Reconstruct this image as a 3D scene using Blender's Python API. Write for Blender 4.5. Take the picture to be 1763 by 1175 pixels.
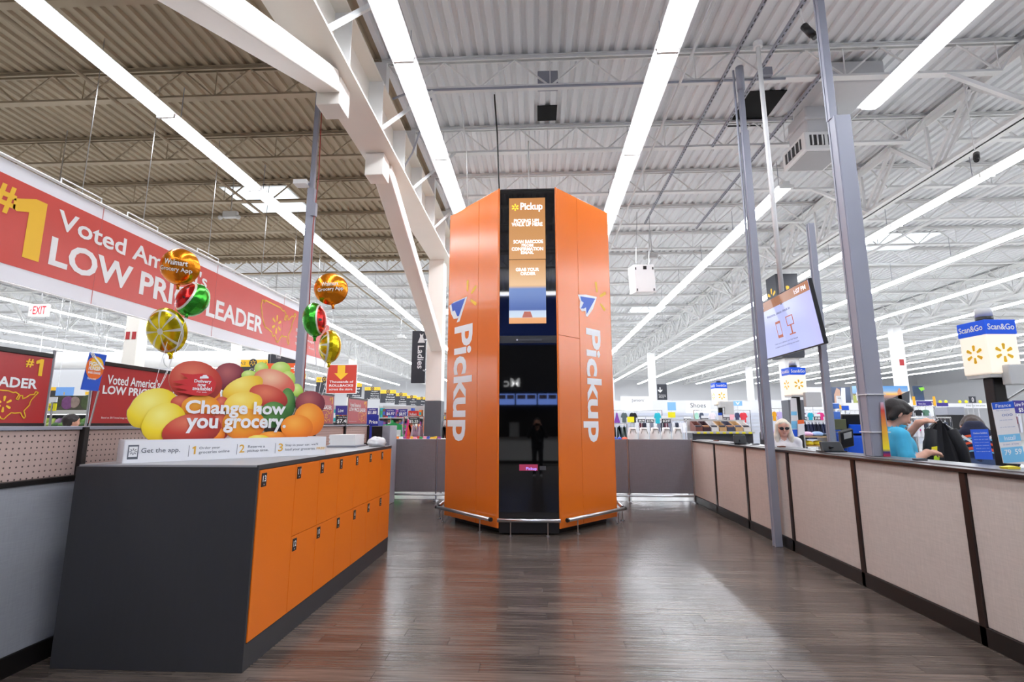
import bpy, math, random
import numpy as np
from mathutils import Vector as V, Matrix
random.seed(7)
sc = bpy.context.scene
for o in list(bpy.data.objects): bpy.data.objects.remove(o)
COL = sc.collection
# ------------------------------------------------------------------ camera, world, exposure
F, CX, CY, H = 870.0, 881.5, 587.5, 1.5
PITCH = math.atan(143 / F); YAW = math.atan(43.5 / F * math.cos(PITCH))
cam = bpy.data.cameras.new('camera'); camo = bpy.data.objects.new('camera', cam); COL.objects.link(camo)
cam.sensor_width = 36; cam.lens = F / 1763 * 36; cam.clip_start = .02; cam.clip_end = 300
camo.location = (0, 0, H); camo.rotation_euler = (math.pi / 2 + PITCH, 0, YAW)
sc.camera = camo
w = bpy.data.worlds.new('world'); sc.world = w; w.use_nodes = True
bg = w.node_tree.nodes['Background']; bg.inputs[0].default_value = (.95, .97, 1, 1); bg.inputs[1].default_value = .55
vs = sc.view_settings
vs.view_transform = 'Standard'; vs.look = 'None'; vs.gamma = 1; vs.use_curve_mapping = False; vs.exposure = 0.2
LIGHT = 20.0     # radiance of the fluorescent strip lenses
sc.cycles.max_bounces = 7; sc.cycles.diffuse_bounces = 4; sc.cycles.glossy_bounces = 3
sc.cycles.sample_clamp_indirect = 6; sc.cycles.caustics_reflective = False
# pixel -> world (a direction; the distance comes from the plane given)
_f = V((-math.sin(YAW) * math.cos(PITCH), math.cos(YAW) * math.cos(PITCH), math.sin(PITCH)))
_r = V((math.cos(YAW), math.sin(YAW), 0)); _u = _r.cross(_f); C0 = V((0, 0, H))
def ray(x, y): return _r * ((x - CX) / F) - _u * ((y - CY) / F) + _f
def atx(x, y, X): d = ray(x, y); return C0 + d * (X / d.x)
def aty(x, y, Y): d = ray(x, y); return C0 + d * (Y / d.y)
def atz(x, y, Z): d = ray(x, y); return C0 + d * ((Z - H) / d.z)
def onp(x, y, P0, N): d = ray(x, y); return C0 + d * ((P0 - C0).dot(N) / d.dot(N))

# ------------------------------------------------------------------ materials
def lin(c):
    return tuple((x / 255 / 12.92 if x / 255 <= .04045 else ((x / 255 + .055) / 1.055) ** 2.4) for x in c[:3]) + (1,)
MC = {}
def mat(name, col=(200, 200, 200), rough=.5, metal=0, emit=0, ecol=None, var=0, vs=(8, 8, 8), bump=0, spec=.5, coat=0, tr=0):
    if name in MC: return MC[name]
    m = bpy.data.materials.new(name); m.use_nodes = True; MC[name] = m
    nt = m.node_tree; p = nt.nodes['Principled BSDF']; c = lin(col)
    p.inputs['Base Color'].default_value = c; p.inputs['Roughness'].default_value = rough
    p.inputs['Metallic'].default_value = metal; p.inputs['Specular IOR Level'].default_value = spec
    p.inputs['Coat Weight'].default_value = coat; p.inputs['Coat Roughness'].default_value = .25
    p.inputs['Transmission Weight'].default_value = tr
    if emit:
        p.inputs['Emission Color'].default_value = lin(ecol or col); p.inputs['Emission Strength'].default_value = emit
    if var or bump:
        tc = nt.nodes.new('ShaderNodeTexCoord'); mp = nt.nodes.new('ShaderNodeMapping'); mp.inputs['Scale'].default_value = vs
        n = nt.nodes.new('ShaderNodeTexNoise'); n.inputs['Scale'].default_value = 1; n.inputs['Detail'].default_value = 5
        nt.links.new(tc.outputs['Object'], mp.inputs[0]); nt.links.new(mp.outputs[0], n.inputs['Vector'])
        if var:
            mx = nt.nodes.new('ShaderNodeMix'); mx.data_type = 'RGBA'
            mx.inputs[6].default_value = tuple(x * (1 - var) for x in c[:3]) + (1,)
            mx.inputs[7].default_value = tuple(min(1, x * (1 + var)) for x in c[:3]) + (1,)
            nt.links.new(n.outputs[0], mx.inputs[0]); nt.links.new(mx.outputs[2], p.inputs['Base Color'])
        if bump:
            b = nt.nodes.new('ShaderNodeBump'); b.inputs['Strength'].default_value = bump; b.inputs['Distance'].default_value = .01
            nt.links.new(n.outputs[0], b.inputs['Height']); nt.links.new(b.outputs[0], p.inputs['Normal'])
    return m
def col(c, rough=.55): return mat('paint_%d_%d_%d' % tuple(c), c, rough, var=.05, vs=(20, 20, 20))
def plank_mat(name, island):
    m = bpy.data.materials.new(name); m.use_nodes = True; nt = m.node_tree; p = nt.nodes['Principled BSDF']
    L = nt.links.new
    if island: src = nt.nodes.new('ShaderNodeNewGeometry').outputs['Random Per Island']
    else: src = nt.nodes.new('ShaderNodeObjectInfo').outputs['Random']
    tc = nt.nodes.new('ShaderNodeTexCoord'); mp = nt.nodes.new('ShaderNodeMapping'); mp.inputs['Scale'].default_value = (2.2, 55, 1)
    geo = nt.nodes.new('ShaderNodeNewGeometry'); n = nt.nodes.new('ShaderNodeTexNoise'); n.inputs['Scale'].default_value = 1
    n.inputs['Detail'].default_value = 6; n.noise_dimensions = '4D'
    ms = nt.nodes.new('ShaderNodeMath'); ms.operation = 'MULTIPLY'; ms.inputs[1].default_value = 90
    L(src, ms.inputs[0]); L(ms.outputs[0], n.inputs['W']); L(geo.outputs['Position'], mp.inputs[0]); L(mp.outputs[0], n.inputs['Vector'])
    r1 = nt.nodes.new('ShaderNodeValToRGB'); e = r1.color_ramp.elements
    e[0].position = .25; e[0].color = (.040, .031, .026, 1); e[1].position = .75; e[1].color = (.150, .118, .098, 1)
    ad = nt.nodes.new('ShaderNodeMath'); ad.operation = 'MULTIPLY_ADD'; ad.inputs[1].default_value = .24; L(src, ad.inputs[0])
    sb = nt.nodes.new('ShaderNodeMath'); sb.operation = 'SUBTRACT'; sb.inputs[1].default_value = .12; L(n.outputs[0], sb.inputs[0]); L(sb.outputs[0], ad.inputs[2])
    L(ad.outputs[0], r1.inputs[0]); L(r1.outputs[0], p.inputs['Base Color'])
    p.inputs['Roughness'].default_value = .25; p.inputs['Specular IOR Level'].default_value = .55; p.inputs['Coat Weight'].default_value = .15; p.inputs['Coat Roughness'].default_value = .18
    w1 = nt.nodes.new('ShaderNodeMapping'); w1.inputs['Scale'].default_value = (1.1, 30, 1); L(geo.outputs['Position'], w1.inputs[0])
    n2 = nt.nodes.new('ShaderNodeTexNoise'); n2.inputs['Scale'].default_value = 1; n2.inputs['Detail'].default_value = 2; L(w1.outputs[0], n2.inputs['Vector'])
    b = nt.nodes.new('ShaderNodeBump'); b.inputs['Strength'].default_value = .55; b.inputs['Distance'].default_value = .006
    L(n2.outputs[0], b.inputs['Height']); L(b.outputs[0], p.inputs['Normal'])
    return m
def peg_mat():
    m = mat('pegboard', (188, 164, 155), .6, var=.05, vs=(30, 30, 30)); nt = m.node_tree; p = nt.nodes['Principled BSDF']; L = nt.links.new
    geo = nt.nodes.new('ShaderNodeNewGeometry'); sx = nt.nodes.new('ShaderNodeSeparateXYZ'); L(geo.outputs['Position'], sx.inputs[0])
    ds = []
    for k in (1, 2):
        a = nt.nodes.new('ShaderNodeMath'); a.operation = 'MULTIPLY'; a.inputs[1].default_value = 1 / .038; L(sx.outputs[k], a.inputs[0])
        fr = nt.nodes.new('ShaderNodeMath'); fr.operation = 'FRACT'; L(a.outputs[0], fr.inputs[0])
        s = nt.nodes.new('ShaderNodeMath'); s.operation = 'SUBTRACT'; s.inputs[1].default_value = .5; L(fr.outputs[0], s.inputs[0])
        q = nt.nodes.new('ShaderNodeMath'); q.operation = 'MULTIPLY'; L(s.outputs[0], q.inputs[0]); L(s.outputs[0], q.inputs[1]); ds.append(q)
    ad = nt.nodes.new('ShaderNodeMath'); ad.operation = 'ADD'; L(ds[0].outputs[0], ad.inputs[0]); L(ds[1].outputs[0], ad.inputs[1])
    lt = nt.nodes.new('ShaderNodeMath'); lt.operation = 'LESS_THAN'; lt.inputs[1].default_value = .022; L(ad.outputs[0], lt.inputs[0])
    mx = nt.nodes.new('ShaderNodeMix'); mx.data_type = 'RGBA'; mx.inputs[7].default_value = (.06, .045, .04, 1)
    src = p.inputs['Base Color'].links[0].from_socket; L(src, mx.inputs[6]); L(lt.outputs[0], mx.inputs[0]); L(mx.outputs[2], p.inputs['Base Color'])
    return m
def weave(name, c, amt=.14):
    m = mat(name, c, .85, spec=.2); nt = m.node_tree; p = nt.nodes['Principled BSDF']; L = nt.links.new
    geo = nt.nodes.new('ShaderNodeNewGeometry'); mixs = []
    for s in ((90, 90, 9), (9, 9, 110)):
        mp = nt.nodes.new('ShaderNodeMapping'); mp.inputs['Scale'].default_value = s; L(geo.outputs['Position'], mp.inputs[0])
        n = nt.nodes.new('ShaderNodeTexNoise'); n.inputs['Scale'].default_value = 1; n.inputs['Detail'].default_value = 2; L(mp.outputs[0], n.inputs['Vector']); mixs.append(n)
    ad = nt.nodes.new('ShaderNodeMath'); ad.operation = 'ADD'; L(mixs[0].outputs[0], ad.inputs[0]); L(mixs[1].outputs[0], ad.inputs[1])
    ml = nt.nodes.new('ShaderNodeMath'); ml.operation = 'MULTIPLY'; ml.inputs[1].default_value = .5; L(ad.outputs[0], ml.inputs[0])
    mx = nt.nodes.new('ShaderNodeMix'); mx.data_type = 'RGBA'; k = lin(c)
    mx.inputs[6].default_value = tuple(x * (1 - 2 * amt) for x in k[:3]) + (1,); mx.inputs[7].default_value = tuple(min(1, x * (1 + 2 * amt)) for x in k[:3]) + (1,)
    L(ml.outputs[0], mx.inputs[0]); L(mx.outputs[2], p.inputs['Base Color'])
    b = nt.nodes.new('ShaderNodeBump'); b.inputs['Strength'].default_value = .15; b.inputs['Distance'].default_value = .003; L(ml.outputs[0], b.inputs['Height']); L(b.outputs[0], p.inputs['Normal'])
    return m
def print_mat(name, c1, c2, c3, cx=.4, cz=.68, emit=0):
    """flat printed fruit picture: three inks around a point, from the piece's own bounds"""
    if name in MC: return MC[name]
    m = mat(name, c1, .45); nt = m.node_tree; p = nt.nodes['Principled BSDF']; L = nt.links.new
    tc = nt.nodes.new('ShaderNodeTexCoord'); mp = nt.nodes.new('ShaderNodeMapping'); mp.inputs['Location'].default_value = (-cx, 0, -cz); mp.inputs['Scale'].default_value = (1, 0, 1)
    vl = nt.nodes.new('ShaderNodeVectorMath'); vl.operation = 'LENGTH'; L(tc.outputs['Generated'], mp.inputs[0]); L(mp.outputs[0], vl.inputs[0])
    r = nt.nodes.new('ShaderNodeValToRGB'); e = r.color_ramp.elements; e[0].position = .05; e[0].color = lin(c1); e[1].position = .45; e[1].color = lin(c2)
    x = e.new(.85); x.color = lin(c3); L(vl.outputs['Value'], r.inputs[0]); L(r.outputs[0], p.inputs['Base Color'])
    if emit: L(r.outputs[0], p.inputs['Emission Color']); p.inputs['Emission Strength'].default_value = emit
    return m
def grad_mat(name, stops, emit=1.0, axis=2, rough=.5):
    """a vertical colour print or screen picture over the piece's own height"""
    m = mat(name, (128, 128, 128), rough); nt = m.node_tree; p = nt.nodes['Principled BSDF']; L = nt.links.new
    tc = nt.nodes.new('ShaderNodeTexCoord'); sp = nt.nodes.new('ShaderNodeSeparateXYZ'); L(tc.outputs['Generated'], sp.inputs[0])
    r = nt.nodes.new('ShaderNodeValToRGB'); e = r.color_ramp.elements
    while len(e) < len(stops): e.new(.5)
    for k, (a, c) in enumerate(stops): e[k].position = a; e[k].color = lin(c)
    L(sp.outputs[axis], r.inputs[0])
    if emit: p.inputs['Base Color'].default_value = (.02, .02, .02, 1); L(r.outputs[0], p.inputs['Emission Color']); p.inputs['Emission Strength'].default_value = emit
    else: L(r.outputs[0], p.inputs['Base Color'])
    return m
ORANGE = mat('orange_laminate', (234, 118, 20), .38, var=.03, vs=(3, 3, 3))
KORANGE = mat('orange_metal_panel', (228, 113, 24), .22, var=.03, vs=(2, 2, 2), coat=.5)
CHAR = mat('charcoal_laminate', (54, 54, 56), .5, var=.08, vs=(40, 40, 4))
TOPGREY = mat('grey_counter_laminate', (150, 150, 152), .3, var=.04, vs=(9, 9, 9))
WHITE = mat('white_print', (240, 240, 240), .5, var=.02)
WPAINT = mat('white_paint', (236, 236, 235), .5, var=.04, vs=(3, 3, 3))
CREAM = mat('cream_beam_paint', (238, 233, 224), .45, var=.04, vs=(2, 2, 2))
DECKW = mat('white_deck_paint', (232, 233, 235), .55, var=.08, vs=(1.5, .4, 1))
DECKT = mat('tan_deck_paint', (166, 150, 126), .6, var=.10, vs=(1.5, .4, 1))
BLACK = mat('black_trim', (24, 21, 20), .38, var=.1)
BRAIL = mat('dark_brown_trim', (40, 29, 26), .3, var=.1, vs=(2, 2, 2))
GLASSB = mat('black_glass', (4, 4, 5), .03, spec=.75)
STEEL = mat('brushed_steel', (200, 200, 202), .28, 1, var=.05, vs=(4, 4, 60))
CHROME = mat('chrome', (210, 210, 212), .15, 1)
STRUT = mat('grey_strut', (150, 152, 164), .42, .12, var=.06, vs=(3, 3, 3))
RED = mat('banner_red', (206, 62, 50), .42, var=.03, vs=(5, 5, 5), coat=.25)
DRED = mat('panel_red', (176, 32, 34), .4, var=.03, vs=(5, 5, 5), coat=.25)
YEL = mat('print_yellow', (246, 194, 40), .5, var=.02)
NAVY = mat('print_blue', (20, 84, 200), .45, var=.03)
DKSIGN = mat('dark_sign', (48, 50, 58), .5, var=.04)
BEIGE = weave('beige_fabric', (200, 188, 180), .10)
GREYF = weave('grey_fabric', (150, 152, 158), .08)
DGREYF = weave('dark_grey_fabric', (130, 128, 134), .07)
PEG = peg_mat()
CONC = mat('polished_concrete', (196, 194, 190), .2, var=.06, vs=(1, 1, 1))
LENS = mat('lit_lens', (255, 255, 255), .5, emit=LIGHT, ecol=(244, 248, 255))
SKYL = mat('skylight_lens', (255, 255, 255), .5, emit=.85, ecol=(215, 234, 246))
PLANK = plank_mat('wood_plank', False); PLANKI = plank_mat('wood_plank_far', True)
SKIN = mat('skin', (214, 160, 136), .55, var=.05, vs=(30, 30, 30))
GREYP = mat('grey_plastic', (196, 196, 194), .45, var=.03)
DARKP = mat('black_plastic', (28, 28, 31), .4, var=.06)
STRING = mat('white_ribbon', (240, 240, 240), .4)

# ------------------------------------------------------------------ mesh helpers
class B:
    def __init__(s): s.v = []; s.f = []
    def add(s, vs, fs):
        n = len(s.v); s.v += [tuple(x) for x in vs]; s.f += [tuple(i + n for i in f) for f in fs]; return s
    def box(s, x0, x1, y0, y1, z0, z1):
        return s.add([(x, y, z) for x in (x0, x1) for y in (y0, y1) for z in (z0, z1)],
                     [(0, 1, 3, 2), (4, 6, 7, 5), (0, 4, 5, 1), (2, 3, 7, 6), (0, 2, 6, 4), (1, 5, 7, 3)])
    def ob(s, c, a, b, d):
        c, a, b, d = V(c), V(a), V(b), V(d)
        if a.cross(b).dot(d) < 0: a = -a
        return s.add([c + i * a + j * b + k * d for i in (-1, 1) for j in (-1, 1) for k in (-1, 1)],
                     [(0, 1, 3, 2), (4, 6, 7, 5), (0, 4, 5, 1), (2, 3, 7, 6), (0, 2, 6, 4), (1, 5, 7, 3)])
    def bar(s, p, q, w, h=None, up=(0, 0, 1)):
        p, q = V(p), V(q); d = (q - p); u = V(up)
        if abs(d.normalized().dot(u)) > .99: u = V((0, 1, 0))
        a = d.cross(u).normalized() * w / 2; b = a.cross(d).normalized() * (h or w) / 2
        return s.ob((p + q) / 2, a, b, d / 2)
    def tube(s, pts, r, n=8, cap=True):
        pts = [V(p) for p in pts]; rs = r if isinstance(r, (list, tuple)) else [r] * len(pts); N = len(s.v); a = None
        for i, p in enumerate(pts):
            t = (pts[min(i + 1, len(pts) - 1)] - pts[max(i - 1, 0)]).normalized()
            if a is None: a = t.orthogonal().normalized()
            a = (a - t * a.dot(t)).normalized(); b = t.cross(a)
            s.v += [tuple(p + (a * math.cos(k * 2 * math.pi / n) + b * math.sin(k * 2 * math.pi / n)) * rs[i]) for k in range(n)]
        for i in range(len(pts) - 1):
            for k in range(n):
                k2 = (k + 1) % n; s.f.append((N + i * n + k, N + i * n + k2, N + i * n + n + k2, N + i * n + n + k))
        if cap: s.f.append(tuple(N + k for k in reversed(range(n)))); s.f.append(tuple(N + (len(pts) - 1) * n + k for k in range(n)))
        return s
    def lathe(s, prof, n=16, c=(0, 0, 0)):
        N = len(s.v)
        for r, z in prof: s.v += [(c[0] + r * math.cos(k * 2 * math.pi / n), c[1] + r * math.sin(k * 2 * math.pi / n), c[2] + z) for k in range(n)]
        for i in range(len(prof) - 1):
            for k in range(n):
                k2 = (k + 1) % n; s.f.append((N + i * n + k, N + i * n + k2, N + i * n + n + k2, N + i * n + n + k))
        s.f.append(tuple(N + k for k in reversed(range(n)))); s.f.append(tuple(N + (len(prof) - 1) * n + k for k in range(n)))
        return s
    def prism(s, pts, ext):
        pts = [V(p) for p in pts]; e = V(ext); n = len(pts)
        nn = sum(((pts[i] - pts[0]).cross(pts[i + 1] - pts[0]) for i in range(1, n - 1)), V())
        if nn.dot(e) > 0: pts = pts[::-1]
        return s.add(pts + [p + e for p in pts], [tuple(range(n)), tuple(range(2 * n - 1, n - 1, -1))] + [(i, i + n, (i + 1) % n + n, (i + 1) % n) for i in range(n)])
    def ball(s, c, r, nu=12, nv=8, M=None):
        c = V(c); r = V(r) if not isinstance(r, (int, float)) else V((r, r, r)); N = len(s.v)
        for j in range(1, nv):
            for i in range(nu):
                t = math.pi * j / nv; p = 2 * math.pi * i / nu
                q = V((r.x * math.sin(t) * math.cos(p), r.y * math.sin(t) * math.sin(p), r.z * math.cos(t)))
                s.v.append(tuple(c + (M @ q if M else q)))
        q = V((0, 0, r.z)); s.v.append(tuple(c + (M @ q if M else q))); s.v.append(tuple(c - (M @ q if M else q)))
        T, Bm = N + (nv - 1) * nu, N + (nv - 1) * nu + 1
        for i in range(nu):
            k = (i + 1) % nu
            s.f.append((T, N + i, N + k)); s.f.append((Bm, N + (nv - 2) * nu + k, N + (nv - 2) * nu + i))
            for j in range(nv - 2): s.f.append((N + j * nu + i, N + (j + 1) * nu + i, N + (j + 1) * nu + k, N + j * nu + k))
        return s
def wm(o):
    m = o.matrix_basis.copy()
    while o.parent: o = o.parent; m = o.matrix_basis @ m
    return m
def obj(name, b, m, parent=None, smooth=False, bevel=0, data=None):
    me = data
    if me is None:
        me = bpy.data.meshes.new(name); me.from_pydata(b.v, [], b.f)
    o = bpy.data.objects.new(name, me); COL.objects.link(o)
    if data is None:
        for x in (m if isinstance(m, list) else [m]): me.materials.append(x)
        if parent: me.transform(wm(parent).inverted())
        else:
            a = np.array(b.v); c = V((float(a[:, 0].min() + a[:, 0].max()) / 2, float(a[:, 1].min() + a[:, 1].max()) / 2, float(a[:, 2].min())))
            me.transform(Matrix.Translation(-c)); o.location = c
        if smooth: me.polygons.foreach_set('use_smooth', [True] * len(me.polygons))
        me.update()
    if parent: o.parent = parent
    if bevel:
        md = o.modifiers.new('bevel', 'BEVEL'); md.width = bevel; md.segments = 2; md.limit_method = 'ANGLE'
    return o
def tag(o, label, cat, group=None):
    o['label'] = label; o['category'] = cat
    if group: o['group'] = group
    return o
def struct(o): o['kind'] = 'structure'; return o
def thing(name, label, cat, loc=(0, 0, 0), rz=0, group=None):
    o = bpy.data.objects.new(name, None); COL.objects.link(o); o.location = loc; o.rotation_euler = (0, 0, rz); o.empty_display_size = .1
    return tag(o, label, cat, group)
def sroot(name, loc=(0, 0, 0)):
    o = bpy.data.objects.new(name, None); COL.objects.link(o); o.location = loc; o.empty_display_size = .1; return struct(o)
def dup(o, parent=None, loc=None, rz=None, label=None):
    c = o.copy(); COL.objects.link(c); c.parent = parent
    if loc is not None: c.location = loc
    if rz is not None: c.rotation_euler = (0, 0, rz)
    if label: c['label'] = label
    for ch in list(o.children): dup(ch, c)
    return c
TC = {}
def tmesh(s, bold):
    k = (s, bold)
    if k not in TC:
        cu = bpy.data.curves.new('text', 'FONT'); cu.body = s; cu.offset = bold; cu.resolution_u = 3; cu.align_x = 'LEFT'; cu.space_line = .85
        o = bpy.data.objects.new('text', cu); me = bpy.data.meshes.new_from_object(o)
        n = len(me.vertices); a = np.empty(n * 3); me.vertices.foreach_get('co', a); a = a.reshape(-1, 3)
        TC[k] = (a, [tuple(p.vertices) for p in me.polygons]); bpy.data.meshes.remove(me); bpy.data.objects.remove(o); bpy.data.curves.remove(cu)
    return TC[k]
TC[('1', 'one')] = (np.array([(.24, 0, 0), (.5, 0, 0), (.5, 1, 0), (.32, 1, 0), (0, .86, 0), (0, .70, 0), (.06, .68, 0), (.24, .74, 0)]), [(0, 1, 2, 3, 7), (3, 4, 5, 6, 7)])
def text(parent, s, c, right, up, wd, ht, m, bold=.02, name='lettering', off=.002, keep=False, curve=None):
    """flat lettering whose ink fills a wd x ht box centred on c; right x up points to the reader"""
    a, f = tmesh(s, 'one' if s == '1' else bold * .62)
    lo, hi = a.min(0), a.max(0); c, R, U = V(c), V(right).normalized(), V(up).normalized(); N = R.cross(U)
    sx = wd / max(hi[0] - lo[0], 1e-6); sy = ht / max(hi[1] - lo[1], 1e-6)
    if keep: sx = sy = min(sx, sy)
    b = B(); b.v = []
    for x, y, _ in a:
        px = (x - (lo[0] + hi[0]) / 2) * sx; py = (y - (lo[1] + hi[1]) / 2) * sy
        b.v.append(tuple(curve(px, py) if curve else c + R * px + U * py + N * off))
    b.f = [tuple(int(i) for i in p) for p in f]
    return obj(name, b, m, parent)
def rays(parent, c, right, up, R, m, n=6, r0=.36, wd=.16, name='spark', off=.002, a0=90, only=None):
    c, X, U = V(c), V(right).normalized(), V(up).normalized(); N = X.cross(U); b = B()
    for k in range(n):
        if only and k not in only: continue
        t = math.radians(a0 + k * 360 / n); d = X * math.cos(t) + U * math.sin(t); e = N.cross(d); w2 = wd * R
        p = [c + d * R * r0 + e * w2 * .35, c + d * R * r0 - e * w2 * .35, c + d * R * .9 - e * w2 * .62, c + d * R - e * w2 * .3, c + d * R + e * w2 * .3, c + d * R * .9 + e * w2 * .62]
        i = len(b.v); b.v += [tuple(q + N * off) for q in p]; b.f.append(tuple(range(i, i + 6)))
    return obj(name, b, m, parent)
def flat(parent, pts, m, N, off=.002, name='print'):
    b = B(); b.v = [tuple(V(p) + V(N) * off) for p in pts]; b.f = [tuple(range(len(pts)))]
    return obj(name, b, m, parent)
XR, ZU, YR = V((1, 0, 0)), V((0, 0, 1)), V((0, 1, 0))
US = [(0, .92), (.04, .93), (.05, .88), (.08, .95), (.5, .93), (.58, .88), (.62, .90), (.68, .83), (.64, .68), (.68, .66), (.70, .80), (.74, .80), (.75, .70), (.80, .74), (.86, .84), (.93, .86), (.95, .96), (1, .93), (.96, .84), (.93, .76), (.90, .68), (.88, .58), (.88, .50), (.83, .38), (.80, .30), (.84, .12), (.82, .05), (.78, .14), (.75, .24), (.66, .22), (.60, .23), (.55, .14), (.50, .02), (.46, .04), (.40, .18), (.35, .13), (.31, .23), (.22, .27), (.12, .30), (.08, .38), (.03, .52), (0, .68), (-.02, .8)]
def usmap(parent, c, right, up, wd, ht, m, lw):
    c, R, U = V(c), V(right).normalized(), V(up).normalized(); N = R.cross(U); b = B()
    p = [c + R * (x - .49) * wd + U * (y - .5) * ht + N * .003 for x, y in US]
    for i in range(len(p)):
        q, r = p[i], p[(i + 1) % len(p)]; d = (r - q).normalized(); e = N.cross(d) * lw / 2; q = q - d * lw * .3; r = r + d * lw * .3
        k = len(b.v); b.v += [tuple(q - e), tuple(r - e), tuple(r + e), tuple(q + e)]; b.f.append((k, k + 1, k + 2, k + 3))
    return obj('map_outline', b, m, parent)

# ================================================================== SETTING
# floor: dark wood-look planks laid across the pickup area; pale concrete in the store
fl = sroot('floor')
slab = B().box(-3.3, 3.12, -5, 10.5, -.12, -.012); obj('underlay', slab, CHAR, fl)
PW, GAP = .127, .0025
plm = []
for L_ in (1.22, .62, .91):
    b = B().box(0, L_ - GAP, 0, PW - GAP, -.012, 0); me = bpy.data.meshes.new('plank'); me.from_pydata(b.v, [], b.f); me.materials.append(PLANK); plm.append((L_, me))
far = B(); npl = 0; y = 2.6
rows = []
while y < 10.45: rows.append(y); y += PW
for y in rows:
    x = -3.3 - random.random() * 1.0
    while x < 3.12:
        L_, me = plm[0] if random.random() < .8 else random.choice(plm)
        x0, x1 = max(x, -3.3), min(x + L_, 3.12)
        vis = x1 > -1.95
        full = x0 == x and x1 == x + L_
        if x1 - x0 > .02 and vis and npl < 299 and full:
            o = bpy.data.objects.new('plank', me); COL.objects.link(o); o.location = (x, y, 0); o.parent = fl; o.rotation_euler.x = random.uniform(-.005, .005); npl += 1
        elif x1 - x0 > .02: far.box(x0, x1 - GAP, y, y + PW - GAP, -.012, 0)
        x += L_
y = 2.6 - PW
while y > -5:
    x = -3.3 - random.random()
    while x < 3.12:
        x0, x1 = max(x, -3.3), min(x + 1.22, 3.12)
        if x1 - x0 > .02: far.box(x0, x1 - GAP, y, y + PW - GAP, -.012, 0)
        x += 1.22
    y -= PW
o = obj('planks', far, PLANKI, fl); o['kind'] = 'stuff'
b = B()
for r_ in ((-42, -3.3, -8, 64), (3.12, 46, -8, 64), (-3.3, 3.12, 10.5, 64), (-3.3, 3.12, -12, -5)): b.box(r_[0], r_[1], r_[2], r_[3], -.13, -.004)
struct(obj('floor', b, CONC))
# metal edge strip of the plank floor
struct(obj('trim_1', B().box(-3.3, 3.12, 10.45, 10.5, -.004, .006), STEEL))

# ceiling deck, joists, girders
def deck(x0, x1, y0, y1, m, name='ceiling', holes=None):
    b = B(); x = x0; prof = []
    while x < x1 - .01:
        prof += [(x, 7.40), (x + .085, 7.40), (x + .11, 7.445), (x + .175, 7.445)]; x += .2
    prof.append((x1, 7.40)); n = len(prof)
    b.v = [(p, y0, z) for p, z in prof] + [(p, y1, z) for p, z in prof]; b.f = [(i, i + 1, i + n + 1, i + n) for i in range(n - 1)]
    return b
cw = struct(obj('ceiling', deck(-2.5, 46, -8, 64, DECKW), DECKW))
ct = struct(obj('ceiling', deck(-42.1, -2.5, -8, 17.6, DECKT), DECKT))
cn = struct(obj('ceiling', deck(-42.1, -2.5, 17.6, 64, DECKW), DECKW))
struct(obj('ceiling', B().box(-42, 46, -8, 64, 7.5, 7.56), DECKW))
def joist_meshes(m, nm):
    L_ = 10.1; b = B()
    for s in (-.03, .03): b.box(0, L_, s - .025 if s < 0 else s - .005, s + .005 if s < 0 else s + .025, 7.33, 7.338); b.box(0, L_, s - .004, s + .004, 7.338, 7.398)
    b.box(0, L_, -.06, .06, 7.385, 7.399)
    for s in (-.03, .03): b.box(.45, L_ - .45, s - .005, s + .005, 6.83, 6.88)
    b.box(.45, L_ - .45, -.06, .06, 6.826, 6.836)
    wb = B(); n = 8; p = (L_ - .9) / n
    for i in range(n):
        x = .45 + i * p; wb.bar((x, 0, 6.85), (x + p / 2, 0, 7.35), .024); wb.bar((x + p / 2, 0, 7.35), (x + p, 0, 6.85), .024)
        wb.bar((x + p, 0, 6.85), (x + p, 0, 7.35), .014) if i % 2 else None
    wb.bar((.1, 0, 7.34), (.45, 0, 6.85), .03); wb.bar((L_ - .1, 0, 7.34), (L_ - .45, 0, 6.85), .03)
    r = []
    for q, k in ((b, 'joist'), (wb, 'web')):
        me = bpy.data.meshes.new(k); me.from_pydata(q.v, [], q.f); me.materials.append(m); r.append(me)
    return r
JW, JT = joist_meshes(WPAINT, 'w'), joist_meshes(DECKT, 't')
JY = [7.36 + 1.95 * k for k in range(-5, 29)]
for x0 in (-32.9, -22.8, -12.65, -2.5, 7.6, 17.7, 27.8):
    for y in JY:
        if x0 < -25 and y < 12 or x0 > 16 and y < 8: continue
        tan = x0 < -2.6 and y < 17.6; par = ct if tan else (cn if x0 < -2.6 else cw)
        J = JT if tan else JW
        o = bpy.data.objects.new('roof_joist', J[0]); COL.objects.link(o); o.parent = par; o.location = V((x0, y, 0)) - par.location
        q = bpy.data.objects.new('joist_web', J[1]); COL.objects.link(q); q.parent = o
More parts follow.
